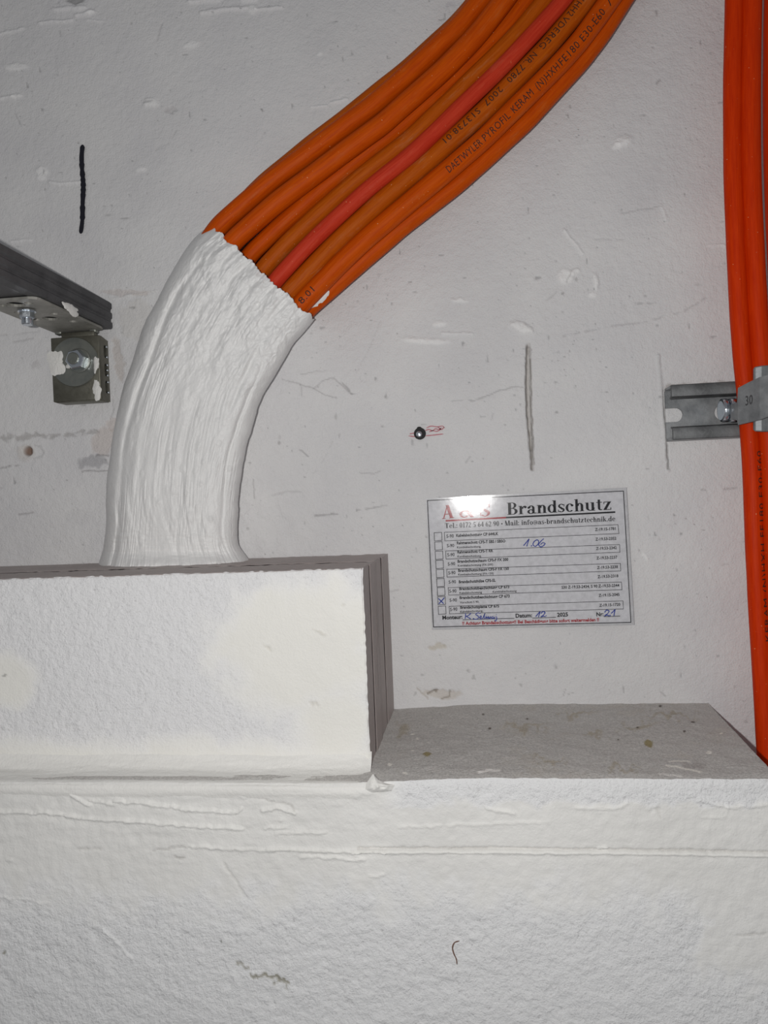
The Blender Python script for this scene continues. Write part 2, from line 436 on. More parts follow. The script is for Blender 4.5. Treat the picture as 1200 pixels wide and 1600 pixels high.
W.blob(266, 171, 11, 6, 0, h=-.0010, tint=(0.88, 0.87, 0.87), edge=0.3); W.blob(118, 0, 18, 6, 0, h=-.0015, tint=(0.55, 0.55, 0.55), edge=0.4)
W.blob(702, 8, 14, 8, -20, h=-.0003, tint=(0.88, 0.88, 0.9), edge=0.8)
# long chisel groove
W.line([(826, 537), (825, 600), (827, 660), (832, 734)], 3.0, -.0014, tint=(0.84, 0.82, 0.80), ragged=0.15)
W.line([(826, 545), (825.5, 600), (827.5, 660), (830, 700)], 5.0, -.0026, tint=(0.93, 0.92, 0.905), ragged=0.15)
W.line([(823.5, 540), (821.5, 600), (823.5, 650), (829, 700), (831, 734)], 1.9, -.0010, tint=(0.42, 0.40, 0.38), ragged=0.15)  # left edge crack, darkened to paint in shade the shallow relief lacks
W.line([(829, 560), (830, 620), (832, 680), (834, 725)], 1.5, -.0006, tint=(0.55, 0.53, 0.5), ragged=0.2)  # thinner painted shade along the right edge of the groove
# plaster edge beside the rail
W.line([(1029, 555), (1033, 610), (1039, 690), (1044, 735)], 2.6, .0011, tint=(0.9, 0.9, 0.9), ragged=0.1)
W.line([(1036, 610), (1041, 690), (1044, 733)], 2.0, -.0012, tint=(0.5, 0.49, 0.48), ragged=0.2)  # dark tint paints in the shadow line at the rail's left end
# cracks and scuffs
DK = (0.62, 0.61, 0.61)
for pts, w, k, br in [([(470, 600), (490, 607), (505, 595), (520, 590), (545, 612)], 1.5, .6, 0), ([(490, 607), (510, 618), (525, 622)], 1.4, .6, 0), ([(535, 598), (550, 615)], 2, .8, 0),
                      ([(440, 592), (470, 600), (472, 618)], 1.4, .5, 0), ([(470, 585), (490, 580), (512, 579)], 1.4, .5, .1), ([(492, 806), (528, 803)], 2, .8, .1),
                      ([(557, 798), (580, 794), (604, 790)], 1.8, .7, .2), ([(396, 748), (398, 778)], 1.4, .7, 0), ([(468, 702), (482, 714)], 1.6, .7, 0), ([(28, 804), (52, 801)], 2.2, .7, 0),
                      ([(735, 627), (770, 615), (800, 604), (816, 605)], 1.6, .7, .15), ([(705, 626), (752, 624)], 1.2, .5, .4), ([(975, 477), (990, 474), (1025, 473)], 2, .6, .25),
                      ([(880, 525), (960, 508), (1010, 503), (1070, 485), (1115, 458)], 2.2, .45, .3), ([(1095, 766), (1130, 764), (1152, 762)], 1.8, .6, .2), ([(1118, 883), (1150, 882)], 1.5, .4, .3),
                      ([(970, 333), (1032, 322)], 1.6, .45, 0), ([(930, 373), (985, 374)], 1.6, .35, .1), ([(885, 440), (893, 425)], 1.8, .7, 0), ([(855, 470), (870, 455)], 1.6, .4, 0),
                      ([(254, 38), (245, 62)], 1.6, .5, .2), ([(22, 172), (32, 195)], 1.4, .4, .1), ([(285, 190), (262, 225), (240, 235)], 1.2, .4, .3), ([(160, 336), (176, 335)], 2.2, .6, .3),
                      ([(425, 775), (445, 768), (470, 768)], 2, .35, 0), ([(1025, 130), (1030, 124)], 2.6, .7, 0), ([(595, 500), (575, 550), (555, 585)], 1.0, .35, .2), ([(520, 690), (505, 720), (490, 740)], 1.0, .35, .3),
                      ([(735, 712), (728, 722)], 1.6, .6, 0), ([(595, 735), (585, 740), (562, 739)], 1.4, .5, .3), ([(770, 645), (768, 655)], 1.5, .5, 0), ([(0, 524), (30, 522), (60, 518)], 1.6, .4, .2),
                      ([(20, 534), (52, 529)], 2.0, .5, 0), ([(605, 925), (622, 922)], 2, .4, 0), ([(1040, 700), (1040, 720)], 1.3, .5, 0)]:
    W.line(pts, w, -.0003, tint=DK, k=k, broken=br)
for cx, cy, rx, ry, k in [(436, 692, 3, 4, .7), (437, 683, 3, 5, .3), (525, 651, 3, 8, .5), (531, 680, 1.6, 6, .5), (476, 745, 2.5, 1.5, .7), (620, 522, 1.8, 1.8, .9), (1123, 22, 2, 2, .8), (1110, 82, 2, 1.5, .6),
                         (879, 459, 3, 3, .8), (901, 436, 3, 5, .6), (1090, 445, 8, 4, .2), (388, 826, 3, 3, .5), (755, 717, 2, 2, .6), (862, 716, 2, 2, .6), (590, 113, 2, 2, .6)]:
    W.blob(cx, cy, rx, ry, 0, 0, (0.5, 0.49, 0.48), 0.6, k, 0.3)
# rough plaster near the foot of the sleeve
near = smooth(120, 20, np.hypot((W.x-415)/1.2, W.y-830)); W.H += near*0.0010*fbm(GX*110, GZ*110, 41, 3)
near = smooth(150, 30, np.hypot((W.x-480)/1.0, W.y-600)); W.H += near*0.0004*fbm(GX*140, GZ*140, 42, 3)
# stains and bare patches left of the sleeve
BR = (0.90, 0.85, 0.82); GR = (0.70, 0.70, 0.71)
W.blob(160, 690, 20, 26, 20, -.0006, BR, 0.25); W.blob(180, 665, 16, 14, 0, -.0005, BR, 0.25)
W.blob(185, 560, 9, 40, -8, -.0005, (0.88, 0.84, 0.81), 0.25); W.blob(195, 458, 45, 6, 3, -.0006, (0.90, 0.86, 0.84), 0.3)
W.blob(215, 500, 32, 34, 0, .0004, (0.96, 0.95, 0.93), 0.2); W.line([(175, 468), (200, 463), (245, 455)], 2, .0007, (1.06, 1.06, 1.05))
W.blob(145, 722, 30, 11, 0, -.0002, GR, 0.4, 1.0, 1.5); W.line([(150, 712), (170, 711)], 1.5, -.0004, DK); W.line([(128, 736), (170, 736)], 1.5, -.0004, DK)
W.line([(0, 684), (30, 684), (60, 680), (110, 680), (148, 672)], 6, -.0004, (0.72, 0.71, 0.70), 1.0, .05, 1.2); W.line([(0, 732), (30, 726)], 2, -.0002, DK, .7, .2)
W.line([(55, 696), (66, 697), (70, 706), (66, 714), (55, 716)], 2, .0005, (0.8, 0.8, 0.8), .6)
W.blob(40, 706, 18, 15, 0, .0006, (0.93, 0.91, 0.88), 0.4); W.blob(44, 705, 8.5, 9, 0, -.0040, (0.38, 0.27, 0.22), 0.5, 1, .2)
W.blob(120, 808, 24, 14, 0, -.0003, (0.96, 0.96, 0.96), 0.2); W.blob(55, 570, 6, 10, 20, 0, (0.85, 0.84, 0.84), 0.5)
W.line([(176, 625), (178, 640), (172, 655)], 1.2, -.0002, DK, .6)
# broken patches above the shelf
W.blob(683, 1011, 18, 6, -3, -.0006, (0.86, 0.82, 0.74), 0.3); W.blob(690, 1084, 36, 9, 4, -.0010, (0.88, 0.84, 0.79), 0.35)
W.line([(668, 1085), (676, 1079), (684, 1077), (682, 1081)], 2, -.0008, (0.5, 0.47, 0.44)); W.line([(702, 1078), (702, 1088), (690, 1091)], 1.5, -.0006, (0.6, 0.57, 0.53)); W.line([(652, 1075), (668, 1092)], 2, -.0004, (0.8, 0.77, 0.73))
for cx, cy in [(816, 1070), (732, 1048), (733, 1052), (741, 1058), (650, 1083), (890, 1085)]:
    W.blob(cx, cy, 3, 4, 20, -.0003, (0.7, 0.7, 0.69), 0.5, 0.8)
W.line([(880, 1087), (884, 1076)], 1.2, -.0002, DK, .7); W.line([(1032, 1081), (1040, 1088)], 1.2, -.0002, DK, .7)
W.blob(1008, 872, 4, 9, -40, .0008, WH, 0.6)
# grey dirt line along the top of the rail
W.line([(1040, 604), (1100, 600), (1155, 598)], 4.5, 0, (0.70, 0.68, 0.66), 1.0, .1, 1.3)
WV[..., 1] -= W.H
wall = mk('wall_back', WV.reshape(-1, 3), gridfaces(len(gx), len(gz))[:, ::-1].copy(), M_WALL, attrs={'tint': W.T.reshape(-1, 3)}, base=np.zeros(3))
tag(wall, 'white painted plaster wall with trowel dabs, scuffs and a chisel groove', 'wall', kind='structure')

# flat pen marks drawn on the wall
def ribbon(pts, width, fr, n=None, taper=False, seed=0):
    """ribbon of pixel-space points mapped by fr onto a surface"""
    pts = catmull(pts, n or max(8, len(pts)*6)); T = np.gradient(pts, axis=0); T /= np.linalg.norm(T, axis=1)[:, None]+1e-9
    N = np.stack([-T[:, 1], T[:, 0]], 1); w = width/2*(1+0.22*noise2(np.arange(len(pts))*0.6, np.zeros(len(pts)), seed))
    if taper: w = w*np.clip(np.minimum(np.arange(len(pts)), np.arange(len(pts))[::-1])/2.0+0.35, 0, 1)
    Q = np.stack([pts-N*w[:, None], pts+N*w[:, None]], 1).reshape(-1, 2)
    F = [[2*i, 2*i+1, 2*i+3, 2*i+2] for i in range(len(pts)-1)]
    return fr(Q[:, 0], Q[:, 1]), F
onwall = lambda x, y: P(x, y, -0.0013)
v, f = ribbon([(129, 226), (127.5, 245), (128, 262), (130, 288), (129, 320), (128.5, 345), (126, 365)], 7.4, onwall, 60, True, seed=4)
tag(mk('marker_stroke', v, f, M_MARK, wall), 'short vertical black marker line')
rs = [[(640, 678), (650, 676)], [(638, 681), (648, 682), (655, 681)], [(666, 669), (672, 666), (684, 667), (692, 666), (695, 669)], [(664, 673), (670, 671), (676, 673), (680, 670), (686, 671), (690, 668)],
      [(670, 675), (676, 673), (682, 674), (690, 670)], [(664, 681), (675, 680), (684, 679), (693, 678)], [(684, 667), (690, 671), (694, 667)]]
tag(mk('pen_scribble', *merge([ribbon(p, 1.4, onwall, 14, True, seed=i) for i, p in enumerate(rs)]), M_REDPEN, wall), 'faint red pen scribble behind the screw')

# ------------------------------------------------------------------ lower ledge
def surf(u, v, fn, seed, amp=0.0004, freq=60):
    U, V_ = np.meshgrid(u, v, indexing='ij'); X = fn(U, V_)
    return X
def jitter(X, amp, freq, seed):
    x, y, z = X[..., 0]*freq, X[..., 1]*freq, X[..., 2]*freq
    for k in range(3):
        X[..., k] += amp*(noise3(x, y, z, seed+k)+0.5*noise3(x*2.3, y*2.3, z*2.3, seed+9+k))
    return X

def topz(x): return -0.1620+0.0035*smooth(-0.10, 0.0, x)
def endx(y): return 0.165+(y/0.16)*0.008                       # right end of the ledge, a little askew
ledge = empty('plaster_ledge', (0, -0.08, -0.62), 'lower white plastered ledge with rough grey concrete top, running across the bottom', 'ledge')
step = 0.0009
u = axis(-0.9, -0.33, 1.0, 1.0, step*1.0, 0.05)
u = np.r_[np.arange(-0.9, -0.33, 0.05), np.arange(-0.33, 0.1572, step), 0.157]
v = np.r_[np.arange(-0.9, -0.33, 0.05), np.linspace(-0.33, -1e-9, int(0.17/step))]
# front face, from z = -0.62 up to the top edge
zz = np.r_[np.arange(-0.62, -0.32, 0.03), np.arange(-0.32, -0.1635, step), -0.1622, -0.161]
U, Z = np.meshgrid(u, zz, indexing='ij')
k_ = smooth(-0.1665, -0.161, Z); Zt = Z+k_*(topz(U)-(-0.161))
LV = np.stack([U, np.full_like(U, -0.160)+0.0012*smooth(-0.1625, -0.1605, Z), Zt], -1)
L = Field(LV, 13)
n_ = fbm(L.x/30, L.y/30, 51, 3)
right_smooth = smooth(1070, 1110, L.x+n_*60)*smooth(1570, 1500, L.y+n_*40)
rough = np.clip(smooth(1360, 1445, L.y+n_*45)*(1-0.85*right_smooth)+smooth(1262, 1250, L.y+n_*16)*smooth(590, 640, L.x)+0.0, 0, 1)
L.H += 0.00075*fbm(U*14, Z*14, 21, 3)+0.00016*fbm(U*80, Z*110, 22, 3)
L.H += rough*(0.00050*fbm(U*240, Z*300, 23, 3)+0.0003*noise2(U*90, Z*90, 24))
L.H += (1-rough)*0.0002*fbm(U*25, Z*170, 25, 3)
bandL = smooth(1225, 1245, L.y)*smooth(1350, 1320, L.y)*smooth(620, 500, L.x); L.H += bandL*0.00045*fbm(U*45, Z*190, 26, 3)
L.line([(420, 1326), (500, 1329), (600, 1331), (800, 1332), (1000, 1334), (1250, 1338)], 3.0, .0013, (1.05, 1.05, 1.04), ragged=.25)
L.line([(560, 1326), (800, 1327), (1000, 1329), (1250, 1333)], 2.6, -.0016, (0.80, 0.79, 0.78), ragged=.25)
for pts, w, h in [([(-5, 1268), (75, 1270), (150, 1280), (250, 1287), (350, 1293), (380, 1295)], 3, .0014), ([(180, 1252), (230, 1256), (300, 1265), (370, 1270), (378, 1262)], 3, .0014),
                  ([(110, 1242), (140, 1258)], 2.6, .0012), ([(140, 1250), (180, 1258)], 2.4, .0011), ([(410, 1267), (430, 1262), (460, 1270)], 3.4, .0014), ([(430, 1302), (510, 1301)], 2.2, .0009),
                  ([(412, 1295), (450, 1293)], 2.4, .0010), ([(470, 1338), (570, 1344)], 2.4, .0010), ([(555, 1330), (600, 1331)], 3, .0013), ([(290, 1322), (350, 1326), (430, 1330)], 2.4, .0010),
                  ([(0, 1400), (80, 1412)], 2, .0006), ([(160, 1450), (205, 1497)], 2.2, .0008), ([(760, 1264), (805, 1272)], 3, .0009), ([(900, 1262), (960, 1263), (980, 1255)], 3, .0008),
                  ([(620, 1292), (860, 1284)], 2, .0006), ([(1090, 1250), (1140, 1262), (1200, 1258)], 3, .0008), ([(1095, 1280), (1135, 1276), (1135, 1258)], 1.6, .0006), ([(935, 1325), (950, 1324)], 3, .001),
                  ([(575, 1370), (600, 1368)], 2, .0008), ([(850, 1460), (856, 1490)], 2, .0005)]:
    L.line(pts, w, h, (1.045, 1.045, 1.04), ragged=.6)
for pts, w, k in [([(100, 1228), (240, 1230), (300, 1231), (345, 1240)], 2.2, .5), ([(380, 1240), (420, 1250), (455, 1258), (460, 1268)], 2, .6), ([(240, 1330), (290, 1321)], 2, .6),
                  ([(122, 1326), (160, 1326)], 2, .5), ([(448, 1211), (500, 1211)], 1.6, .4), ([(350, 1350), (385, 1402)], 2.6, .3), ([(1015, 1270), (1030, 1262), (1030, 1278)], 2.5, .35), ([(1150, 1462), (1195, 1460)], 2.2, .5),
                  ([(275, 1338), (287, 1340)], 2.4, .9)]:
    L.line(pts, w, -.0006, (0.66, 0.65, 0.64), k, ragged=.6)
L.line([(365, 1503), (385, 1513)], 4, -.0003, (0.5, 0.48, 0.42), .8, .15, 2); L.line([(393, 1524), (415, 1523), (448, 1539)], 6, -.0005, (0.42, 0.40, 0.33), .95, .0, 2); L.line([(345, 1468), (347, 1470)], 2, 0, (0.4, 0.4, 0.38))
L.blob(4, 1489, 5, 4, 0, -.0003, (0.4, 0.38, 0.3), 0.6)
L.blob(378, 1240, 10, 9, 0, .0012, (1.03, 1.03, 1.03), .6); L.blob(440, 1281, 6, 4, 0, .0012, None, .6); L.blob(16, 1342, 6, 5, 0, .0010, None, .6); L.blob(560, 1240, 30, 6, -8, .0010, None, .7)
edge = smooth(-0.1605, -0.166, Z)
LV[..., 1] -= L.H*(0.25+0.75*edge)
LV = jitter(LV, 0.00025, 220, 61)
tint = L.T*np.where((L.y > 1250)[..., None], 1.0, 1.0)
ledge_front = mk('front_plaster', LV.reshape(-1, 3), gridfaces(len(u), len(zz))[:, ::-1].copy(), M_LEDGE, ledge, attrs={'tint': tint.reshape(-1, 3), 'rough': rough.reshape(-1)})
tag(ledge_front, 'white skim plaster front with a horizontal groove')
# top face
yy = np.r_[-0.1588, np.arange(-0.158, 0.002, 0.001)]
ut = np.r_[np.linspace(-0.9, -0.12, 8), np.arange(-0.115, 0.0, 0.001), np.linspace(0.0, 1.0, 166)]
UT, YT = np.meshgrid(ut, yy, indexing='ij')
XT = np.where(UT > 0, UT*endx(YT), UT)
TV = np.stack([XT, YT, topz(XT)+0*XT], -1)
TF = Field(TV, 23)
h = 0.0006*fbm(XT*90, YT*90, 71, 4)+0.0012*fbm(XT*18, YT*18, 72, 3)
h *= smooth(-0.160, -0.150, YT)
TV[..., 2] += h-0.0008*smooth(-0.150, -0.1588, YT)
for a in [(820, 1137, 50, 6), (630, 1140, 18, 10), (900, 1117, 40, 6), (1000, 1135, 45, 7), (1050, 1118, 60, 5), (860, 1190, 40, 5), (970, 1200, 35, 4), (930, 1150, 20, 8)]:
    TF.blob(*a, 0, 0, (0.80, 0.74, 0.62), 0.8, 0.8, 3)
for a in [(1014, 1162, 8, 6), (668, 1179, 7, 4)]: TF.blob(*a, 0, 0, (0.60, 0.52, 0.30), 0.3, 1, 0.5)
for a in [(1070, 1143, 3, 2), (1031, 1104, 3, 2), (965, 1157, 2, 2), (765, 1139, 3, 2), (824, 1123, 3, 2), (996, 1137, 3, 2), (1083, 1128, 4, 2), (755, 1117, 2, 2)]: TF.blob(*a, 0, 0, (0.25, 0.22, 0.2), 0.5, 1, .3)
TF.line([(760, 1202), (780, 1203), (748, 1206)], 2.5, 0, (1.6, 1.6, 1.6)); TF.blob(1085, 1196, 20, 5, 4, 0, (0.82, 0.80, 0.80), 0.2)
TF.line([(1045, 1189), (1078, 1190)], 1.6, 0, (1.5, 1.5, 1.45)); TF.line([(1040, 1195), (1065, 1199), (1095, 1206)], 1.8, 0, (1.5, 1.5, 1.45)); TF.line([(1030, 1208), (1065, 1212)], 1.6, 0, (1.4, 1.4, 1.4))
for a in [(610, 1195, 5, 3), (645, 1146, 3, 2), (645, 1174, 3, 2), (633, 1207, 3, 2), (1126, 1146, 4, 2), (1108, 1176, 6, 3), (652, 1154, 2, 3)]: TF.blob(*a, 0, 0, (1.5, 1.5, 1.45), 0.5, 1, .5)
dk = smooth(-0.165, -0.13, YT)
mk('concrete_top', TV.reshape(-1, 3), gridfaces(len(ut), len(yy)), M_CONC, ledge, attrs={'tint': TF.T.reshape(-1, 3)})
# right end face
ye = np.linspace(-0.159, 0.0, 150); ze = np.r_[np.arange(-0.62, -0.3, 0.04), np.linspace(-0.3, -0.1585, 120)]
YE, ZE = np.meshgrid(ye, ze, indexing='ij'); EV = np.stack([endx(YE)+0.0003*fbm(YE*120, ZE*120, 81, 3), YE, ZE], -1)
mk('end_face', EV.reshape(-1, 3), gridfaces(len(ye), len(ze))[:, ::-1].copy(), M_CONC, ledge, attrs={'tint': np.ones((EV.size//3, 3))})
# plaster fillet under the upper casing
prof = catmull([(-0.1330, -0.1515), (-0.1352, -0.1558), (-0.1395, -0.1602), (-0.1455, -0.1617), (-0.152, -0.1622), (-0.1575, -0.1622), (-0.1606, -0.1634), (-0.1612, -0.167), (-0.1600, -0.1705)], 46)
xs = np.r_[np.linspace(-0.9, -0.33, 12), np.arange(-0.329, -0.0715, 0.0011)]
XS, K = np.meshgrid(xs, np.arange(len(prof)), indexing='ij'); FV = np.stack([XS, prof[K, 0], prof[K, 1]], -1)
am = 0.0005*fbm(XS*22, K*0.16, 85, 3)+0.0002*fbm(XS*120, K*0.5, 86, 3)
FV[..., 1] -= am*1.2; FV[..., 2] += am
endt = smooth(-0.078, -0.0715, XS); FV[..., 0] += endt*0.007*smooth(14, 30, K); FV[..., 1] += endt*0.0015; FV[..., 2] -= endt*0.0006
tag(mk('plaster_fillet', FV.reshape(-1, 3), gridfaces(len(xs), len(prof)), M_DAB, ledge), 'smeared white plaster cove')
# pointed lump where casing, shelf and front meet
a = np.linspace(0, 2*math.pi, 48); rr = np.linspace(0, 1, 14); A, R_ = np.meshgrid(a, rr, indexing='ij')
tri = np.array([(583, 1209), (592, 1219), (603, 1224), (618, 1226), (612, 1236), (596, 1239), (578, 1240), (568, 1234), (572, 1224), (583, 1209)], float)
tri = np.stack([np.interp(a/(2*math.pi)*9, np.arange(10), tri[:, k]) for k in (0, 1)], 1); ctr_ = np.array([591, 1229.0])
Q_ = ctr_+(tri-ctr_)[:, None, :]*R_[..., None]; LP = P(Q_[..., 0], Q_[..., 1], -0.1596-0.0034*(1-R_**2.2)*(1+0.3*noise2(Q_[..., 0]/5, Q_[..., 1]/5, 6)))
mk('plaster_lump', LP.reshape(-1, 3), gridfaces(48, 14)[:, ::-1].copy(), M_DAB, ledge)
v, f = ribbon([(718, 1470), (710, 1473), (707, 1480), (709, 1490), (713, 1499), (714, 1507)], 1.7, lambda x, y: P(x, y, -0.1618), 30, True)
tag(mk('fibre', v, f, M_RUST, ledge), 'thin dark bristle stuck on the plaster')

# ------------------------------------------------------------------ upper casing: four laminated boards, the front one skimmed
casing = empty('board_casing', (-0.3, -0.067, -0.159), 'upper white plastered box of layered boards under the coated cable bend', 'casing')
layers = [(0.0, 0.039, 0.0, 0.0), (0.0395, 0.0755, -0.0006, 0.0003), (0.0765, 0.1035, 0.0004, -0.0002), (0.1045, 0.1335, -0.0002, 0.0002)]
for i, (d0, d1, dx, dz) in enumerate(layers):
    x1 = -0.0725+dx; z1 = -0.0385+dz; parts = []
    ua = np.r_[np.linspace(-0.9, -0.35, 10), np.arange(-0.345, x1-0.0012, 0.0012), x1-0.0005, x1]; ya = np.r_[-d1, -d1+0.0005, np.linspace(-d1+0.0015, -d0-0.0015, 16), -d0-0.0005, -d0]
    za = np.r_[np.arange(-0.165, z1-0.0012, 0.0012), z1-0.0005, z1]
    def rnd(X):
        # worn arris: pull the corner in
        e = 0.0005
        return X
    U, Y = np.meshgrid(ua, ya, indexing='ij')
    T_ = np.stack([U, Y, z1+0*U-0.0005*(smooth(-d1+0.0008, -d1, Y)+smooth(-d0-0.0008, -d0, Y))+0.0005*fbm(U*160, Y*160, 100+i, 3)*smooth(0, .002, -0.0725-U)], -1)
    if i == 3:
        T_[..., 2] += 0.0
    Y2, Z2 = np.meshgrid(ya, za, indexing='ij')
    S_ = np.stack([x1+0*Y2-0.0005*(smooth(-d1+0.0008, -d1, Y2)+smooth(-d0-0.0008, -d0, Y2))+0.00025*fbm(Y2*120, Z2*30, 110+i, 3), Y2, Z2], -1)
    if i < 3:
        # painted drips standing on the board edge
        for q in range(3):
            zc = -0.05-0.03*q-0.01*i; yc = -d0-0.008-0.006*q
            S_[..., 0] += 0.0007*np.exp(-((Y2-yc)/0.0006)**2)*smooth(zc-0.03, zc-0.02, Z2)*smooth(zc+0.01, zc, Z2)
    V1 = [T_.reshape(-1, 3), S_.reshape(-1, 3)]; F1 = [gridfaces(len(ua), len(ya)), gridfaces(len(ya), len(za))+T_.size//3]
    F1[1] = F1[1]
    b_ = mk('board', np.concatenate(V1), np.concatenate(F1), M_BOARD, casing)
# plaster skin of the front board
u = np.r_[np.linspace(-0.9, -0.335, 10), np.arange(-0.334, -0.0733, 0.0009), -0.0728, -0.0724]
zz = np.r_[np.arange(-0.163, -0.0395, 0.0009), -0.0389, -0.0384]
U, Z = np.meshgrid(u, zz, indexing='ij')
CV = np.stack([U, np.full_like(U, -0.1338), Z], -1); Cf = Field(CV, 33)
n_ = fbm(Cf.x/35, Cf.y/35, 52, 3)
sm1 = smooth(1.15, 0.6, np.hypot((Cf.x-470)/150, (Cf.y-1010)/118)+0.25*n_); sm2 = smooth(1140, 1185, Cf.y+n_*18); sm3 = smooth(1.2, 0.5, np.hypot((Cf.x-10)/50, (Cf.y-1065)/45)+0.3*n_)
sm4 = smooth(1.2, 0.5, np.hypot((Cf.x-520)/70, (Cf.y-1130)/70)+.25*n_)
rough = np.clip(1-np.maximum.reduce([sm1, sm2, sm3, sm4]), 0, 1)
Cf.H += 0.0005*fbm(U*16, Z*16, 27, 3)+0.00012*fbm(U*90, Z*90, 28, 3)+rough*(0.0005*fbm(U*230, Z*230, 29, 3))
for a in [(420, 1012, 13, 3, 40, -.0006), (500, 988, 16, 3, 35, .0006), (490, 1100, 14, 3, 35, -.0007), (535, 946, 6, 3, -20, -.0006)]:
    Cf.blob(*a[:5], h=a[5], tint=(0.88, 0.87, 0.85), edge=.6)
for p in [[(85, 1130), (87, 1138)], [(105, 1131), (122, 1129)]]: Cf.line(p, 2.2, .0009, (1.06, 1.06, 1.06))
Cf.blob(5, 1055, 3, 2, 0, 0, (.5, .5, .5), .5)
e = smooth(0, 0.002, -0.0724-U)*smooth(0, 0.002, -0.0384-Z); CV[..., 1] -= Cf.H*e; CV[..., 1] += 0.0007*(1-smooth(0, 0.0014, -0.0724-U))+0.0007*(1-smooth(0, 0.0014, -0.0384-Z))
CV[..., 0] += (1-e)*0.0004*noise2(Z*400, U*0, 3); CV[..., 2] += (1-smooth(0, 0.002, -0.0384-Z))*0.0004*noise2(U*350, Z*0, 4)
tag(mk('front_skim', CV.reshape(-1, 3), gridfaces(len(u), len(zz))[:, ::-1].copy(), M_CASING, casing, attrs={'tint': Cf.T.reshape(-1, 3), 'rough': rough.reshape(-1)}), 'white skim coat, part smooth and part rough')

# ------------------------------------------------------------------ coated sleeve
Lp = np.array([(328.5, 351), (301, 374), (279.6, 407), (259.7, 440), (243, 472), (227, 505), (214, 541), (201.6, 577), (191, 610), (183, 646), (175.5, 683), (172, 712), (168, 748), (166, 784), (164.7, 828), (162, 857), (154, 884)], float)
Rp = np.array([(490, 500), (477, 516), (459, 537.6), (441, 566.6), (423, 599), (408, 624.6), (397, 653.6), (390, 679), (384, 704), (377.5, 740.6), (374, 769.6), (371, 806), (371, 828), (373, 849), (388, 872)], float)
NT, NS = 420, 300
Lc = catmull(Lp, NT); Rc = catmull(Rp, NT)
s_ = np.linspace(0, 1, NS); s_ = s_+0.055*np.sin(2*math.pi*s_)*-1+0; s_ = (s_-s_.min())/(s_.max()-s_.min())
w_ = np.sin((np.linspace(-1, 1, NS))*math.pi/2); s_ = 0.5+0.5*(0.45*np.linspace(-1, 1, NS)+0.55*w_)
t_ = np.linspace(0, 1, NT); TT, SS = np.meshgrid(t_, s_, indexing='ij')
px = Lc[:, None, :]*(1-SS[..., None])+Rc[:, None, :]*SS[..., None]
# ragged upper rim
dirc = np.array([0.74, -0.67]); jag = (4.0*fbm(SS*22, SS*0+1.3, 121, 3)+2.2*noise2(SS*70, SS*0, 122))*smooth(0.05, 0.0, TT); px = px+dirc*jag[..., None]
ex = 5.0-1.9*smooth(0.0, 0.45, TT)
prof_ = np.clip(1-np.abs(2*SS-1)**ex, 0, 1)**(1/2.6)
D0 = 0.016+0.004*smooth(0, .3, TT)-0.008*smooth(0.9, 1, TT)      # depth of the silhouette; the flanks turn under towards the wall
D = 0.0515+0.002*TT
dep = D0+(D-D0)*prof_
inner = smooth(0.0, 0.10, SS)*smooth(1.0, 0.90, SS)
hum = np.zeros_like(SS)
cent = np.array([0.06, 0.19, 0.32, 0.46, 0.58, 0.70, 0.83, 0.94])
for c in cent: hum = np.maximum(hum, 1-((SS-c-0.02*noise2(TT*5, TT*0+c*30, 9))/0.066)**2)
hum = np.clip(hum, 0, 1)**0.6
hmod = 0.5+0.5*noise2(SS*6, TT*5, 19)
dep += inner*(hum-0.7)*(0.0022*smooth(0.22, 0.0, TT)+0.0007*hmod)
wig = 0.022*noise2(TT*5, TT*0, 71)+0.010*noise2(TT*13, TT*0, 72)
gro = lambda c, w, d: -d*np.exp(-((SS-c-wig)/w)**2)
gm = lambda k: smooth(-0.35, 0.45, noise2(TT*6+k*3.3, TT*0+k, 80+k))
dep += gro(0.125-0.04*TT+0.05*smooth(.2, 0, TT), 0.022, 0.0036)*(0.45+0.55*gm(1))+0.0012*np.exp(-((SS-0.19-wig)/0.035)**2)*smooth(0.1, 0.4, TT)*gm(2)
dep += gro(0.82-0.05*TT, 0.020, 0.0024)*smooth(0.08, 0.3, TT)*gm(3)+gro(0.90-0.03*TT, 0.015, 0.0026)*smooth(0.15, 0.4, TT)*gm(4)+gro(0.72-0.03*TT, 0.035, 0.0013)*smooth(0.2, 0.5, TT)*gm(5)
dep += gro(0.40, 0.04, 0.0012)*smooth(0.7, 0.2, TT)*gm(6)+gro(0.54, 0.025, 0.0011)*smooth(0.25, 0.6, TT)*gm(7)
dep += inner*0.0019*fbm(SS*5+TT*1.5, TT*3.2, 139, 3)
bmask = smooth(-0.3, 0.4, noise2(SS*7+3, TT*6, 140))
brush = fbm(SS*34+4*noise2(TT*4, SS*4, 6), TT*7, 131, 3); fine = fbm(SS*130+3*noise2(TT*5, SS*5, 7), TT*9, 132, 2)
dep += inner*(0.00095*brush*(0.4+0.6*bmask)+0.00060*fine*bmask)
up_ = smooth(0.62, 0.05, TT)
knead = fbm(SS*10+TT*8, TT*16-SS*7, 133, 4); dep += inner*0.0026*knead*up_+inner*0.0006*knead
ridge = 1-np.abs(fbm(SS*8+TT*10, TT*14-SS*10, 134, 3))*2.4; dep += inner*0.0017*np.clip(ridge-0.5, 0, 1)*up_
ridge2 = 1-np.abs(fbm(SS*19-TT*8+4, TT*24+SS*12, 138, 2))*2.4; dep += inner*0.0010*np.clip(ridge2-0.6, 0, 1)*(0.25+0.75*up_)
sag = np.clip(noise2(SS*20, TT*26, 135)-0.55, 0, 1); dep += 0.0022*sag*smooth(0.05, 0.15, SS)*smooth(0.98, 0.9, SS)
dep += (1-inner)*0.0010*fbm(SS*30, TT*30, 141, 3)*smooth(0, .02, SS)*smooth(1, .98, SS)
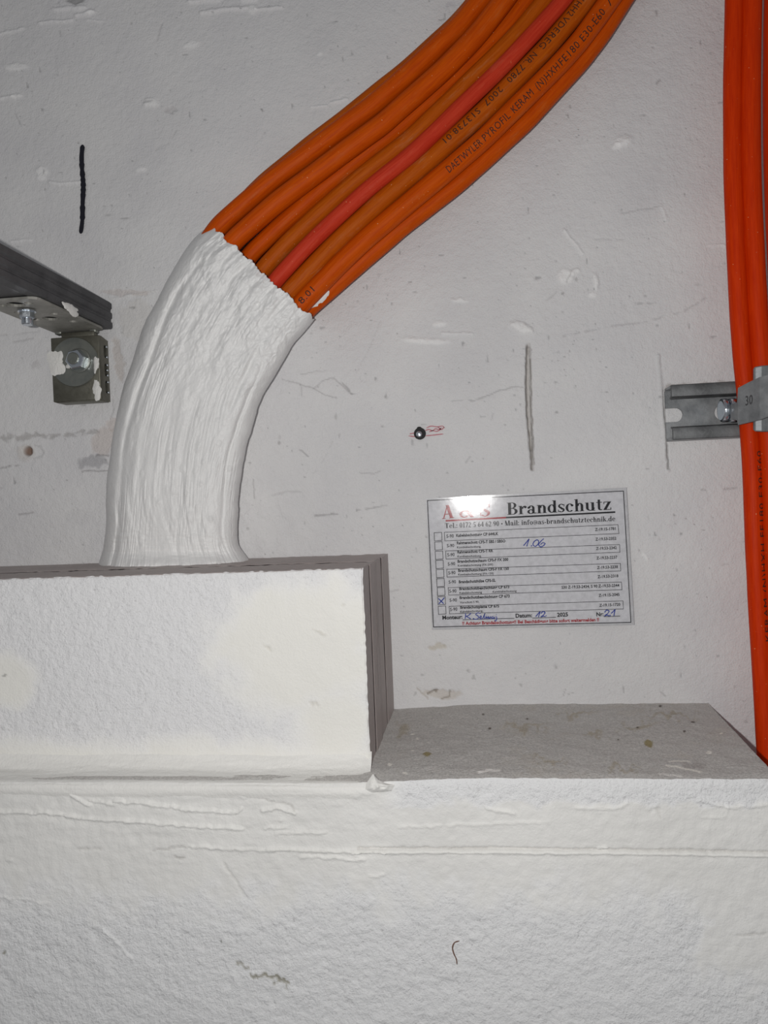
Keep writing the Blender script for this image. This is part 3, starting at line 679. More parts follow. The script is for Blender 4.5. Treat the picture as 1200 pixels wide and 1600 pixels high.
foot = smooth(0.955, 1.0, TT); dep += foot*0.008*prof_+foot*0.0014*fbm(SS*14, TT*40, 136, 3)
horiz = smooth(0.86, 0.93, TT)*smooth(0.99, 0.96, TT); dep += horiz*inner*0.0007*fbm(SS*6+2*noise2(SS*9, TT*9, 3), TT*170, 137, 2)
dep = np.maximum(dep, 0.0004)
# wavy silhouettes, then the flanks that turn under
px = px+np.array([1.0, 0.3])*(1.6*fbm(TT*16, TT*0+SS.round()*7, 142, 3)*(1-inner))[..., None]
nb = 9; wrap = []
for side, Ec in ((0, 0), (1, NS-1)):
    ins = Rc-Lc; ins = ins/np.linalg.norm(ins, axis=1)[:, None]*(1 if side == 0 else -1); cols = []
    for k in range(1, nb+1):
        a_ = k/nb*math.pi/2; cols.append((px[:, Ec]+ins*(9*(1-math.cos(a_)))[..., None] if False else px[:, Ec]+ins*9*(1-math.cos(a_)), dep[:, Ec]*(1-math.sin(a_))+0.0003))
    wrap.append(cols)
pxa = np.concatenate([np.stack([c[0] for c in wrap[0]][::-1], 1), px, np.stack([c[0] for c in wrap[1]], 1)], 1)
dpa = np.concatenate([np.stack([c[1] for c in wrap[0]][::-1], 1), dep, np.stack([c[1] for c in wrap[1]], 1)], 1)
prof_ = np.concatenate([np.zeros((NT, nb)), prof_, np.zeros((NT, nb))], 1); NS = NS+2*nb; TT = np.repeat(t_[:, None], NS, 1)
SV = P(pxa[..., 0], pxa[..., 1], -dpa)
zf = -0.0387
base_shift = (zf-SV[-1, :, 2])[None, :]*smooth(0.90, 1.0, TT); SV[..., 2] += base_shift
SV[..., 2] = np.maximum(SV[..., 2], zf)
# rim turned in towards the cables
rim = SV[0].copy(); din = (SV[1]-SV[0]); din /= np.linalg.norm(din, axis=1)[:, None]+1e-9
rim1 = SV[0]-din*0.0003; rim1[:, 1] += 0.0010*prof_[0]; rim2 = SV[0]+din*0.0006; rim2[:, 1] += 0.0050*prof_[0]
ALL = np.concatenate([rim2[None], rim1[None], SV], 0)
sleeve = mk('coated_sleeve', ALL.reshape(-1, 3), gridfaces(NT+2, NS)[:, ::-1].copy(), M_COAT)
tag(sleeve, 'thick white brushed fire-protection coating around the bend of the orange cable bundle', 'coating')

# ------------------------------------------------------------------ diagonal cable bundle
B = [[(331.7, 347.5), (400, 277), (440, 245), (475, 216), (523, 180), (560, 150), (623, 100), (640, 85), (700, 30), (726.7, 0)],
     [(351.7, 365), (400, 322), (440, 289), (500, 245), (560, 200), (588, 180), (640, 135), (678, 100), (730, 50), (771, 0)],
     [(375.8, 389), (440, 331.7), (490, 295), (560, 243), (610, 207), (640, 178), (700, 126), (726.7, 100), (762, 58), (805, 0)],
     [(400, 406.7), (440, 368), (510, 306), (560, 265), (640, 203), (673, 172), (707, 143), (740, 110), (773, 78), (807, 43), (838, 0)],
     [(422.5, 430), (465, 382), (508, 340), (560, 292), (640, 230), (673, 198), (707, 162), (740, 129), (773, 98), (805, 65), (866, 0)],
     [(437.5, 447.5), (501.7, 380), (588, 300), (640, 256.7), (703, 200), (760, 148), (800, 107), (840, 64), (895, 0)],
     [(460.8, 470.8), (546.7, 380), (590, 341), (640, 296.7), (700, 246), (760, 193), (800, 153), (867, 87), (900, 48), (935, 0)],
     [(478, 485), (530, 432), (586.7, 380), (640, 337.5), (687, 300), (760, 238), (798, 200), (867, 132), (917, 78), (950, 33), (972.5, 0)],
     [(486.7, 497.5), (550, 442), (621.7, 380), (640, 364), (723, 300), (760, 267), (833, 200), (883, 145), (917, 108), (950, 65), (991, 0)]]
def bnd(i):
    p = np.array(B[i], float)
    e = np.array([0.62, -0.785])
    ex = [p[-1]+e*60+np.array([-3, 0]), p[-1]+e*140+np.array([-12, 0]), p[-1]+e*260+np.array([-38, 0]), p[-1]+e*420+np.array([-85, 0])]
    d2 = np.array([-0.56, 0.83])
    st = [p[0]+d2*70, p[0]+d2*35]
    q = np.array(st+list(p)+ex); t = (q[:, 0]-q[:, 1])/math.sqrt(2); n = (q[:, 0]+q[:, 1])/math.sqrt(2); return t, n
BT = [bnd(i) for i in range(9)]
def nat(i, t): return np.interp(t, *BT[i])
def smooth1(a, k):
    w = np.hanning(k+2)[1:-1]; w /= w.sum(); p = np.pad(a, k//2, mode='reflect', reflect_type='odd'); return np.convolve(p, w, 'valid')[:len(a)]
def rpx(r, dep): return r*FOC/(DIST-dep)*1.02
def cable_path(nfun, dep, t0=-52, t1=None, drop=True):
    t1 = t1 or 840
    t = np.linspace(t0, t1, 200); n = smooth1(nfun(t), 11)
    x = (t+n)/math.sqrt(2); y = (n-t)/math.sqrt(2)
    d = dep-0.006*smooth(0, -48, t)
    return P(x, y, -d)
DEF = [ # name of look, n(t), radius, depth, material, label
    ('orange_cable', lambda t: nat(0, t)+rpx(.0068, .0195)+1.0+smooth(60, 0, t)*6, .0068, .0190, M_ORB, 'brownish dusty orange cable half hidden along the upper left edge of the diagonal bundle'),
    ('orange_cable', lambda t: nat(1, t)-rpx(.0071, .033)+0.0, .0071, .0330, M_OR, 'uppermost full orange cable in the diagonal bundle'),
    ('orange_cable', lambda t: (nat(1, t)+nat(2, t))/2, .0074, .0395, M_OR, 'second full orange cable from the upper left in the diagonal bundle'),
    ('orange_cable', lambda t: nat(3, t)-rpx(.0066, .034)+1.5, .0066, .0265, M_OR, 'third full orange cable from the upper left, partly tucked under its neighbour'),
    ('orange_cable', lambda t: (nat(3, t)+nat(4, t))/2+1, .0064, .0335, M_ORB, 'dusty brownish orange cable directly above the red cable'),
    ('red_cable', lambda t: (nat(4, t)+nat(5, t))/2, .0058, .0410, M_RED, 'thin red cable in the middle of the diagonal orange bundle'),
    ('orange_cable', lambda t: (nat(5, t)+nat(6, t))/2, .0070, .0335, M_ORB, 'worn orange cable with upside-down print directly below the red cable'),
    ('orange_cable', lambda t: (nat(6, t)+nat(7, t))/2-1, .0072, .0345, M_OR, 'orange cable with black printed lettering near the lower right edge of the bundle'),
    ('orange_cable', lambda t: nat(8, t)-rpx(.0068, .0215)-0.5, .0068, .0215, M_OR, 'lowest orange cable at the right edge of the diagonal bundle, with a white paint smear')]
tubes = []; cobjs = []
for i, (nm, nf, r, dep, mt, lab) in enumerate(DEF):
    tb = Tube(cable_path(nf, dep), r, seed=i+1); tubes.append(tb)
    o = mk(nm, tb.V, tb.F[:, ::-1].copy(), mt, uv=tb.uv); tag(o, lab, 'cable', 'cables of the diagonal bundle'); cobjs.append(o)
for j, f_ in enumerate([0.06, 0.295, 0.53, 0.765, 1.0]):
    tb = Tube(cable_path(lambda t: nat(1, t)*(1-f_)+nat(6, t)*f_+8, 0.0082), 0.0064, 20, seed=30+j)
    tag(mk('orange_cable', tb.V, tb.F[:, ::-1].copy(), M_ORB, uv=tb.uv), 'orange cable in the hidden back layer of the diagonal bundle, against the wall', 'cable', 'back layer of the diagonal bundle')

def text_mesh(s, bold=0.0, res=3, spacing=1.0):
    """unit lettering from the built-in font: x along, y up, cap height 1"""
    cu = bpy.data.curves.new('tmp_text', 'FONT'); cu.body = s; cu.resolution_u = res; cu.offset = bold; cu.space_character = spacing; cu.fill_mode = 'FRONT'
    V, F = curve_mesh(cu, lambda a: a)
    V[:, :2] /= 0.70; return V[:, :2], F

def dense(V, F, lim):
    """cut lettering finely enough to bend round a cable"""
    import bmesh
    bm = bmesh.new(); vs_ = [bm.verts.new((a[0], a[1], 0)) for a in V]
    for q in F:
        try: bm.faces.new([vs_[k] for k in q])
        except ValueError: pass
    bmesh.ops.triangulate(bm, faces=bm.faces)
    for _ in range(4):
        es = [e for e in bm.edges if e.calc_length() > lim]
        if not es: break
        bmesh.ops.subdivide_edges(bm, edges=es, cuts=1, use_grid_fill=True); bmesh.ops.triangulate(bm, faces=[q for q in bm.faces if len(q.verts) > 3])
    bm.verts.index_update(); V = np.array([(v.co.x, v.co.y) for v in bm.verts]); F = [[v.index for v in q.verts] for q in bm.faces]; bm.free(); return V, F

# which side is "up" on the cable: test the frame
def upsign(tb):
    m = len(tb.C)//2; return 1.0 if tb.B[m, 2] > 0 else -1.0
t7 = tubes[7]; s7 = upsign(t7); t6 = tubes[6]; s6 = upsign(t6)
def put(tb, par, s, p0, p1, cap, across):
    a0, a1 = tb.near(*p0), tb.near(*p1); sg = upsign(tb)
    V, F = dense(*text_mesh(s, 0.0, 2, 1.1), 0.24); w = V[:, 0].max()-V[:, 0].min(); x = (V[:, 0]-V[:, 0].min())/w; y = (V[:, 1]-0.5)*cap
    Q = tb.on(a0+(a1-a0)*x, sg*across-math.copysign(1, a1-a0)*y); mk('printed_text', Q, F, M_BLACKPRINT, par, smoothed=False)
put(t7, cobjs[7], 'DAETWYLER', (696, 262), (757, 226), .0050, -.0020)
put(t7, cobjs[7], 'PYROFIL', (757, 218), (801, 184), .0050, -.0020)
put(t7, cobjs[7], 'KERAM', (806, 178), (839, 150), .0050, -.0020)
put(t7, cobjs[7], '(N)HXH', (843, 141), (878, 107), .0050, -.0020)
put(t7, cobjs[7], 'FE180', (880, 103), (909, 72), .0050, -.0020)
put(t7, cobjs[7], 'E30-E60', (913, 65), (949, 20), .0050, -.0020)
put(t7, cobjs[7], '/', (956, 10), (960, 4), .0050, -.0020)
put(t7, cobjs[7], '8.01', (470, 474), (491, 453), .0048, -.0004)
put(t6, cobjs[6], 'S13738.01', (753, 176), (696, 223), .0046, .0006)
put(t6, cobjs[6], '2007', (788, 142), (761, 166), .0046, .0006)
put(t6, cobjs[6], '7780', (823, 108), (799, 132), .0046, .0006)
put(t6, cobjs[6], 'NR.', (842, 89), (826, 105), .0046, .0006)
put(t6, cobjs[6], 'REG.', (871, 57), (847, 83), .0046, .0006)
put(t6, cobjs[6], 'VDE', (892, 31), (873, 54), .0046, .0006)
put(t6, cobjs[6], '1HH2', (915, 3), (894, 28), .0046, .0006)
# dark line scored between the two lowest cables stays a real gap; white smear on the lowest cable
t8 = tubes[8]; a_c = t8.near(505, 474); al = np.linspace(-0.0095, 0.0095, 26); ac = np.linspace(-1, 1, 14); AL, AC = np.meshgrid(al, ac, indexing='ij')
wd = 0.0026*np.sqrt(np.clip(1-(AL/0.0096)**2, 0, 1))*(1+0.3*noise2(AL*700, AC*0, 3))
SM = t8.on(a_c+AL, -upsign(t8)*(0.0026+AC*wd), 0.0002); SM[..., 1] -= 0.0006*(1-AC**2)
tag(mk('paint_smear', SM.reshape(-1, 3), gridfaces(26, 14), M_COAT, cobjs[8]), 'white paint smear')

# ------------------------------------------------------------------ vertical cables at the right
le = np.array([(1140, -330), (1136, -120), (1134, 0), (1131.5, 150), (1132, 260), (1137, 400), (1145, 540), (1155, 640), (1160, 710), (1167, 880), (1176, 1040), (1184, 1180), (1192, 1320), (1200, 1500)], float)
def rightcable(dx, dep, r, mt, lab, seed, wob=0):
    q = le.copy(); q[:, 0] += dx+wob*np.sin(q[:, 1]/150.0+seed)
    pts = P(q[:, 0], q[:, 1], -np.full(len(q), dep)); tb = Tube(catmull(pts, 160), r, seed=seed)
    o = mk('red_orange_cable', tb.V, tb.F[:, ::-1].copy(), mt, uv=tb.uv); tag(o, lab, 'cable', 'vertical cables at the right edge'); return tb, o
ra, oa = rightcable(13.4, .0305, .0063, M_DEEP, 'leftmost of the vertical red-orange cables at the right edge', 41)
rb, ob_ = rightcable(41.5, .0330, .0067, M_DEEP, 'vertical red-orange cable second from the left at the right edge', 42, 0.8)
rc, oc = rightcable(77.0, .0300, .0068, M_DEEP, 'vertical red-orange cable cut by the right picture edge', 43, 1.2)
put(ra, oa, 'KERAM (N)HXH FE180 E30-E60', (1188, 1003), (1176, 705), .0040, -upsign(ra)*.0038)

# ------------------------------------------------------------------ mounting rail at the right
RX0, RX1, RZ0, RZ1, RD = 0.1412, 0.46, 0.0388, 0.0786, 0.021
rail = empty('mounting_rail', ((RX0+RX1)/2, -RD/2, RZ0), 'galvanised slotted steel rail fixed flat on the wall behind the vertical cables', 'rail')
zc = (P(1050, 650)[2]+P(1115, 645)[2])/2
notch = [(RX0, zc+0.0052)]+[(RX0+0.0072+0.0052*math.cos(t), zc+0.0052*math.sin(t)) for t in np.linspace(math.pi/2, -math.pi/2, 14)]+[(RX0, zc-0.0052)]
outl = [(RX0, RZ1-0.002)]+notch+[(RX0, RZ0+0.002), (RX1, RZ0+0.002), (RX1, RZ1-0.002)]
holes = [oval(RX0+0.0346+0.014+0.05*k, zc, 0.014, 0.0054) for k in range(6)]
fr = lambda V: np.stack([V[:, 0], -0.0022+V[:, 2], V[:, 1]], 1)
v, f = plate(outl, holes, 0.0022, fr); mk('web', v, f, M_GALV, rail, smoothed=False)
for zo, sg, nm in ((RZ1, -1, 'flange'), (RZ0, 1, 'flange')):
    v, f = box(RX0, RX1, -RD+0.001, -0.0012, min(zo, zo+sg*0.002), max(zo, zo+sg*0.002), 0.0007); mk('flange', v, f, M_GALV, rail)
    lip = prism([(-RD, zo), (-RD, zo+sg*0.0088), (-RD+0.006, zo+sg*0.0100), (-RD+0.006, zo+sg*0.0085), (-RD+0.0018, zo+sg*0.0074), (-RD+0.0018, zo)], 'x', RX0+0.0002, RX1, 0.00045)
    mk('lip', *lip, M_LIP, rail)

# ------------------------------------------------------------------ cable clamp over the vertical cables
cx0 = P(1140, 640, -0.030)
clamp = empty('cable_clamp', tuple(P(1170, 665, -0.045)), 'galvanised bow clamp gripping the vertical cables on the rail', 'clamp')
def sheet(sec, th, mat, name, bev=0.0004):
    """bent sheet: sections of (px, top py, bottom py, depth)"""
    A = []; 
    for (x, yt, yb, dp) in sec: A.append((P(x, yt, -dp), P(x, yb, -dp)))
    A = np.array(A); n = len(A); ctr = A.mean(1); T = np.gradient(ctr, axis=0); T[:, 2] = 0; T /= np.linalg.norm(T, axis=1)[:, None]
    N = np.stack([T[:, 1], -T[:, 0], 0*T[:, 0]], 1); N *= np.sign(-N[:, 1:2]+1e-9)
    Bk = A-N[:, None]*th
    V = np.concatenate([A.reshape(-1, 3), Bk.reshape(-1, 3)]); o = 2*n; F = []
    for i in range(n-1):
        a, b, c, d = 2*i, 2*i+1, 2*i+3, 2*i+2
        F += [[a, b, c, d], [o+d, o+c, o+b, o+a], [a, d, o+d, o+a], [b, o+b, o+c, c]]
    F += [[0, o, o+1, 1], [2*n-2, 2*n-1, o+2*n-1, o+2*n-2]]
    ob = mk(name, V, F, mat, clamp, smoothed=False)
    m_ = ob.modifiers.new('edge', 'BEVEL'); m_.width = bev; m_.segments = 2; m_.limit_method = 'ANGLE'; m_.angle_limit = 0.6
    return ob
strap = sheet([(1141, 632, 657, .0305), (1148, 630, 656, .038), (1151.5, 629, 657, .0405), (1153, 606, 664, .0415), (1170, 597, 660, .047), (1187, 589, 656, .0535), (1203, 585, 650, .058), (1240, 580, 648, .0585), (1275, 582, 650, .050), (1282, 586, 652, .03)], .0020, M_GALV, 'strap')
sheet([(1176, 576, 672, .0445), (1179, 573, 674, .0475), (1190, 571, 674.5, .0490), (1240, 568, 674, .0490), (1262, 572, 670, .044)], .0022, M_GALV, 'pressure_plate', 0.0008)
for dpx, dpy, rr_, dd in ((1131, 641, .0082, .0235), (1144, 641, .0084, .027)):
    c = P(dpx, dpy, -dd); a = np.linspace(0, 2*math.pi, 30, endpoint=False); prof2 = [(-.0022, .72), (-.0022, .92), (-.0016, 1.0), (.0014, 1.0), (.0020, .9), (.0020, .0)]
    prof2 = [(-.0022, .0)]+prof2
    ax = np.array([0.9988, 0.05, 0]); e1 = np.array([0.05, -0.9988, 0]); e2 = np.array([0, 0, 1.0])
    V = np.array([[c+ax*h_+rr_*q*(e1*math.cos(t)+e2*math.sin(t)) for t in np.r_[a, 2*math.pi]] for h_, q in prof2])
    mk('hook_disc', V.reshape(-1, 3), gridfaces(len(prof2), 31), M_ZINC, clamp)
v2, f2 = text_mesh('30', 0.01, 2)
v2 = v2/np.array([[v2[:, 0].max(), 1]]); Q = P(1164+v2[:, 0]*12, 634-v2[:, 1]*15-v2[:, 0]*3, -np.interp(1164+v2[:, 0]*12, [1153, 1170, 1187], [.0415, .047, .0535])-0.0002)
tag(mk('stamped_mark', Q, f2, M_GALVD, strap, smoothed=False), 'stamped size mark')

# ------------------------------------------------------------------ cantilever channel at the left
AX1 = -0.2905; AX0 = AX1-0.041; AZ0, AZ1 = 0.1520, 0.1737; th = 0.0022
arm = empty('support_channel', ((AX0+AX1)/2, -0.16, AZ0), 'dark grey ribbed steel channel sticking out from the wall at the left', 'channel')
right = [(AX1, AZ0+.001), (AX1, AZ0+.0050), (AX1-.0011, AZ0+.0062), (AX1-.0011, AZ0+.0078), (AX1, AZ0+.0090), (AX1, AZ0+.0128), (AX1-.0011, AZ0+.0140), (AX1-.0011, AZ0+.0156), (AX1, AZ0+.0168), (AX1, AZ1-.001), (AX1-.001, AZ1)]
sidep = right+[(AX1-.009, AZ1), (AX1-.009, AZ1-.006), (AX1-.009+th, AZ1-.006), (AX1-.009+th, AZ1-th), (AX1-.0032, AZ1-th), (AX1-.0032, AZ0+.001)]
sidep = [(x, AZ0+AZ1-z) for x, z in sidep][::-1]
mk('side_wall', *prism(sidep, 'y', -0.34, -0.004), M_GALVD, arm, smoothed=False)
cxm = (AX0+AX1)/2; mir = [(2*cxm-x, z) for x, z in sidep][::-1]
mk('side_wall', *prism(mir, 'y', -0.34, -0.004), M_GALVD, arm, smoothed=False)
outl = [(AX0+.001, -0.34), (AX1-.001, -0.34), (AX1-.001, -0.004), (AX0+.001, -0.004)]
holes = [[(y_, x_) for x_, y_ in oval(-0.140-0.05*k, cxm, 0.012, 0.0050)] for k in range(4)]
v, f = plate(outl, holes, th, lambda V: np.stack([V[:, 0], V[:, 1], AZ1-th/2+V[:, 2]], 1)); mk('web', v, f, M_GALVD, arm, smoothed=False)
v, f = box(AX0+0.003, AX1-0.003, -0.34, -0.1075, AZ0+0.0002, AZ0+0.0020, 0.0004); mk('bottom_strip', v, f, M_GALVD, arm)
for (px_, py_, r_) in ((112, 483, 9), (105, 479, 6)):
    q1 = P(px_, py_, 0.0); c = CPOS+(q1-CPOS)*(AX1+0.0003-CPOS[0])/(q1[0]-CPOS[0])
    a = np.linspace(0, 2*math.pi, 22); rr2 = np.linspace(0, 1, 6); A, R_ = np.meshgrid(a, rr2, indexing='ij')
    rad = R_*r_*0.00045*(1+0.4*noise2(np.cos(A)*2.2+px_, np.sin(A)*2.2, 3))
    Q = np.stack([c[0]+0.0008*(1-R_**2), c[1]+rad*2.6*np.cos(A), c[2]+rad*np.sin(A)], -1)
    mk('plaster_splash', Q.reshape(-1, 3), gridfaces(22, 6), M_DAB, arm)

# ------------------------------------------------------------------ angle bracket under it, bolted to the wall
bk = empty('angle_bracket', tuple(P(118, 626, -0.008)), 'olive zinc angle bracket with a big washer and bolt on the wall under the channel', 'bracket')
BY = -0.0165
c00, c10, c11, c01 = P(80, 528, BY), P(155.5, 523, BY), P(156.5, 624, BY), P(82, 629, BY)
bx0, bx1, bz0, bz1 = (c00[0]+c01[0])/2, (c10[0]+c11[0])/2, (c01[2]+c11[2])/2, (c00[2]+c10[2])/2
v, f = box(bx0, bx1, BY, BY+0.0028, bz0, bz1, 0.0008); mk('wall_leg', v, f, M_OLIVE, bk)
v, f = box(bx0, bx0+0.0028, BY+0.0028, -0.0008, bz0, bz1, 0.0006); mk('side_flange', v, f, M_OLIVE, bk)
fl = [(-0.0008, bz0), (-0.0008, bz1-0.002), (BY+0.002, bz1), (BY+0.002, bz0)]
hl = []; zmid = (bz0+bz1)/2
fl_o = [(BY+0.0026, bz0), (BY+0.0026, bz1), (-0.0008, bz1-0.002), (-0.0008, bz0)]
for zc_ in (bz1-0.0115, zmid-0.0005, bz0+0.0115):
    hl.append([(p[1]+(-0.0062), p[0]+zc_) for p in oval(0, 0, 0.0052, 0.0022, 16)])
v, f = plate(fl_o, hl, 0.0026, lambda V: np.stack([bx1-0.0014+V[:, 2], V[:, 0], V[:, 1]], 1)); slotted = mk('side_flange', v, f, M_OLIVE, bk, smoothed=False)
for zc_ in (bz1-0.0115, zmid-0.0005, bz0+0.0115):      # bright sheared lips in the slots
    for dz in (-0.0042, 0.0, 0.0042):
        if dz == 0 and zc_ != zmid-0.0005: continue
        v, f = box(bx1-0.0014, bx1+0.0006, -0.0050, -0.0028, zc_+dz-0.0008, zc_+dz+0.0008, 0.0005); mk('slot_tooth', v, f, M_ZINC, slotted)
v, f = box(bx0+0.002, bx1-0.001, BY+0.0005, -0.001, bz0-0.0006, bz0+0.0016, 0.0006); mk('bottom_lip', v, f, M_OLIVE, bk)
# horizontal leg with holes
PX0, PX1, PY0, PY1 = AX0-0.004, AX1-0.0030, -0.1085, -0.010
def rrect(x0, x1, y0, y1, r):
    o_ = []
    for cx_, cy_, a0 in ((x1-r, y1-r, 0), (x0+r, y1-r, 90), (x0+r, y0+r, 180), (x1-r, y0+r, 270)):
        o_ += [(cx_+r*math.cos(math.radians(a0+k)), cy_+r*math.sin(math.radians(a0+k))) for k in (0, 30, 60, 90)]
    return o_
xm = (PX0+PX1)/2
hs = [oval(xm+dx_, y_, r_*1.35, r_*1.35, 16) for dx_, y_, r_ in ((0, -0.098, .0046), (-.010, -0.098, .0023), (.010, -0.099, .0023), (.011, -0.068, .0024), (-.011, -0.078, .0023), (0.001, -0.056, .0044), (.012, -0.044, .0024), (-.010, -0.056, .0023))]
v, f = plate(rrect(PX0, PX1, PY0, PY1, 0.006), hs, 0.0018, lambda V: np.stack([V[:, 0], V[:, 1], AZ0-0.0012+V[:, 2]], 1)); mk('arm_leg', v, f, M_PLATE, bk, smoothed=False)
v, f = box(xm-0.014, xm+0.014, -0.016, -0.010, bz1-0.002, AZ0-0.003, 0.0008); mk('bend', v, f, M_OLIVE, bk)
def turned(c, axis_, prof2, mat, name, n=32, parent=bk, hexa=False, rot=0.0):
    """lathe (or hexagon) of (height, radius) along an axis 'y' (towards the viewer) or 'z' (down)"""
    k = 6 if hexa else n; a = np.linspace(0, 2*math.pi, k, endpoint=False)+rot; V = []; F = []
    for h_, r_ in prof2:
        for t in a:
            V.append((c[0]+r_*math.cos(t), c[1]-h_, c[2]+r_*math.sin(t)) if axis_ == 'y' else (c[0]+r_*math.cos(t), c[1]+r_*math.sin(t), c[2]-h_))
    for i in range(len(prof2)-1):
        for j in range(k): F.append([i*k+j, i*k+(j+1) % k, (i+1)*k+(j+1) % k, (i+1)*k+j])
    F.append(list(range(k))[::-1]); F.append([(len(prof2)-1)*k+j for j in range(k)])
    return mk(name, np.array(V), F, mat, parent, smoothed=False)
wc = P(117, 566, BY-0.001)
wo = turned((wc[0], BY, wc[2]), 'y', [(0, .0194), (.0012, .0198), (.0022, .0194)], M_WASH, 'washer', 56)
hc = P(119.5, 562, BY-0.006)
turned((hc[0], BY-0.0022, hc[2]), 'y', [(0, .0093), (.0005, .0098), (.0008, .0098), (.0012, .0088)], M_WASH, 'bolt_flange', 30)
turned((hc[0], BY-0.0034, hc[2]), 'y', [(0, .0082), (.0050, .0082), (.0058, .0074)], M_ZINC, 'bolt_head', parent=bk, hexa=True, rot=0.15)
turned((hc[0]-0.001, BY-0.0088, hc[2]+0.0005), 'y', [(0, .0048), (.0010, .0048), (.0014, .0042)], M_WASH, 'bolt_tip', 18)
nc = np.array([xm-0.0005, -0.0845, AZ0-0.0031])
turned(nc, 'z', [(0, .0062), (.0008, .0062)], M_ZINC, 'nut_washer', 24)
turned(nc+np.array([0, 0, -.0008]), 'z', [(0, .0050), (.0042, .0050), (.0048, .0045)], M_ZINC, 'nut', parent=bk, hexa=True, rot=0.4)
turned(nc+np.array([0, 0, -.0056]), 'z', [(0, .0036), (.0010, .0036), (.0012, .0040), (.0040, .0040), (.0046, .0034)], M_ZINC, 'bolt_end', 20)
for xq, yq in ((93, 520), (147, 517)):
    c = P(xq, yq, -0.012); v, f = box(c[0]-.003, c[0]+.003, c[1]-.003, c[1]+.003, c[2]-.002, c[2]+.0025, .0012); mk('retaining_clip', v, f, M_WASH, bk)
def smear(cpx, cpy, rx, ry, Y, seed, name='plaster_smear', hgt=.0012, ang=0):
    a = np.linspace(0, 2*math.pi, 80); rr2 = np.linspace(0, 1, 8); A, R_ = np.meshgrid(a, rr2, indexing='ij')
    q = R_*(1+0.45*noise2(np.cos(A)*1.6+seed*5, np.sin(A)*1.6, seed)+0.12*noise2(np.cos(A)*4, np.sin(A)*4+seed, seed+1))
    c, d = math.cos(math.radians(ang)), math.sin(math.radians(ang)); X = q*rx*np.cos(A); Z_ = q*ry*np.sin(A)
    Q = P(cpx+X*c-Z_*d, cpy+X*d+Z_*c, Y-hgt*(1-R_**2)*(1+0.3*noise2(X, Z_, seed))); mk(name, Q.reshape(-1, 3), gridfaces(80, 8)[:, ::-1].copy(), M_DAB, bk)
smear(90, 566, 13, 20, BY-0.0022, 3, ang=-12); smear(108, 571, 5, 4, BY-0.003, 5); smear(150, 571, 4, 12, BY-0.0022, 6, ang=8); smear(151.5, 608, 6, 15, BY-0.0004, 8, ang=6)

# ------------------------------------------------------------------ screw in the wall
sc = empty('wall_screw', tuple(P(656, 682, -0.001)), 'small bright screw head in a dark washer, in front of the red scribble', 'screw')
c = P(656, 677.5, -0.0012); turned(c, 'y', [(0, .0047), (.0008, .0044), (.0010, .0026), (.0004, .0022)], M_BLACK, 'sealing_washer', 28, sc)
c = P(655, 678.5, -0.0016); turned(c, 'y', [(0, .0024), (.0012, .0024), (.0020, .0015), (.0022, .0005)], M_ZINC, 'screw_head', 24, sc)
c = P(655, 669.5, -0.0012)
smear_v = oval(0, 0, .0019, .0014, 16); v, f = plate(smear_v, [], .0003, lambda V: np.stack([c[0]+V[:, 0], c[1]+V[:, 2], c[2]+V[:, 1]], 1)); mk('smudge', v, f, M_BLACK, sc, smoothed=False)

# ------------------------------------------------------------------ notice card
K = 1200/380.0
def kp(zx, zy, Y):
    zx = np.asarray(zx, float); return P(640+zx/K, 740+np.asarray(zy, float)/K, Y-0.0030*(zx-85)/1000)   # right edge stands a little off the wall
card = empty('notice_card', tuple(kp(600, 757, -0.002)), 'laminated white notice card with red and black heading and blue handwriting', 'notice')
Y_BACK, Y_PAPER, Y_PRINT, Y_PEN, Y_FILM = -0.0016, -0.0022, -0.0023, -0.00236, -0.0027
def quad_slab(c4, y_front, y_back, mat, name, n=1):
    F4 = [kp(x, y, y_front) for x, y in c4]; B4 = [kp(x, y, y_back) for x, y in c4]; V = np.array(F4+B4)
    return mk(name, V, [[3, 2, 1, 0], [4, 5, 6, 7], [0, 1, 5, 4], [1, 2, 6, 5], [2, 3, 7, 6], [3, 0, 4, 7]], mat, card, smoothed=False)
outer = [(80, 124), (1070, 68), (1109, 746), (111, 771)]
paper = quad_slab([(84, 128), (1058, 82), (1096, 737), (116, 763)], Y_PAPER, Y_BACK, M_PAPER, 'paper')
quad_slab(outer, Y_FILM, Y_FILM+0.0002, M_FILM, 'laminate_film')
quad_slab(outer, Y_BACK+0.0001, Y_BACK+0.0009, flat('laminate_back', (0.62, 0.62, 0.63), 0.35), 'laminate_back')
pr = lambda x, y: kp(x, y, Y_PRINT); pen = lambda x, y: kp(x, y, Y_PEN)
def seg(a, b, w, fr=pr):
    a = np.array(a, float); b = np.array(b, float); d = b-a; d /= np.linalg.norm(d); n = np.array([-d[1], d[0]])*w/2
    Q = np.array([a-n, b-n, b+n, a+n]); return fr(Q[:, 0], Q[:, 1]), [[0, 3, 2, 1]]
def loop(c4, w, mat, name):
    c4 = [np.array(c, float) for c in c4]; parts = []
    for a, b in zip(c4, c4[1:]+c4[:1]):
        d = (b-a)/np.linalg.norm(b-a); parts.append(seg(a-d*w/2, b+d*w/2, w))
    return mk(name, *merge(parts), mat, paper, smoothed=False)
loop([(88, 133), (1055, 86), (1092, 734), (118, 757)], 4, M_INK, 'border')
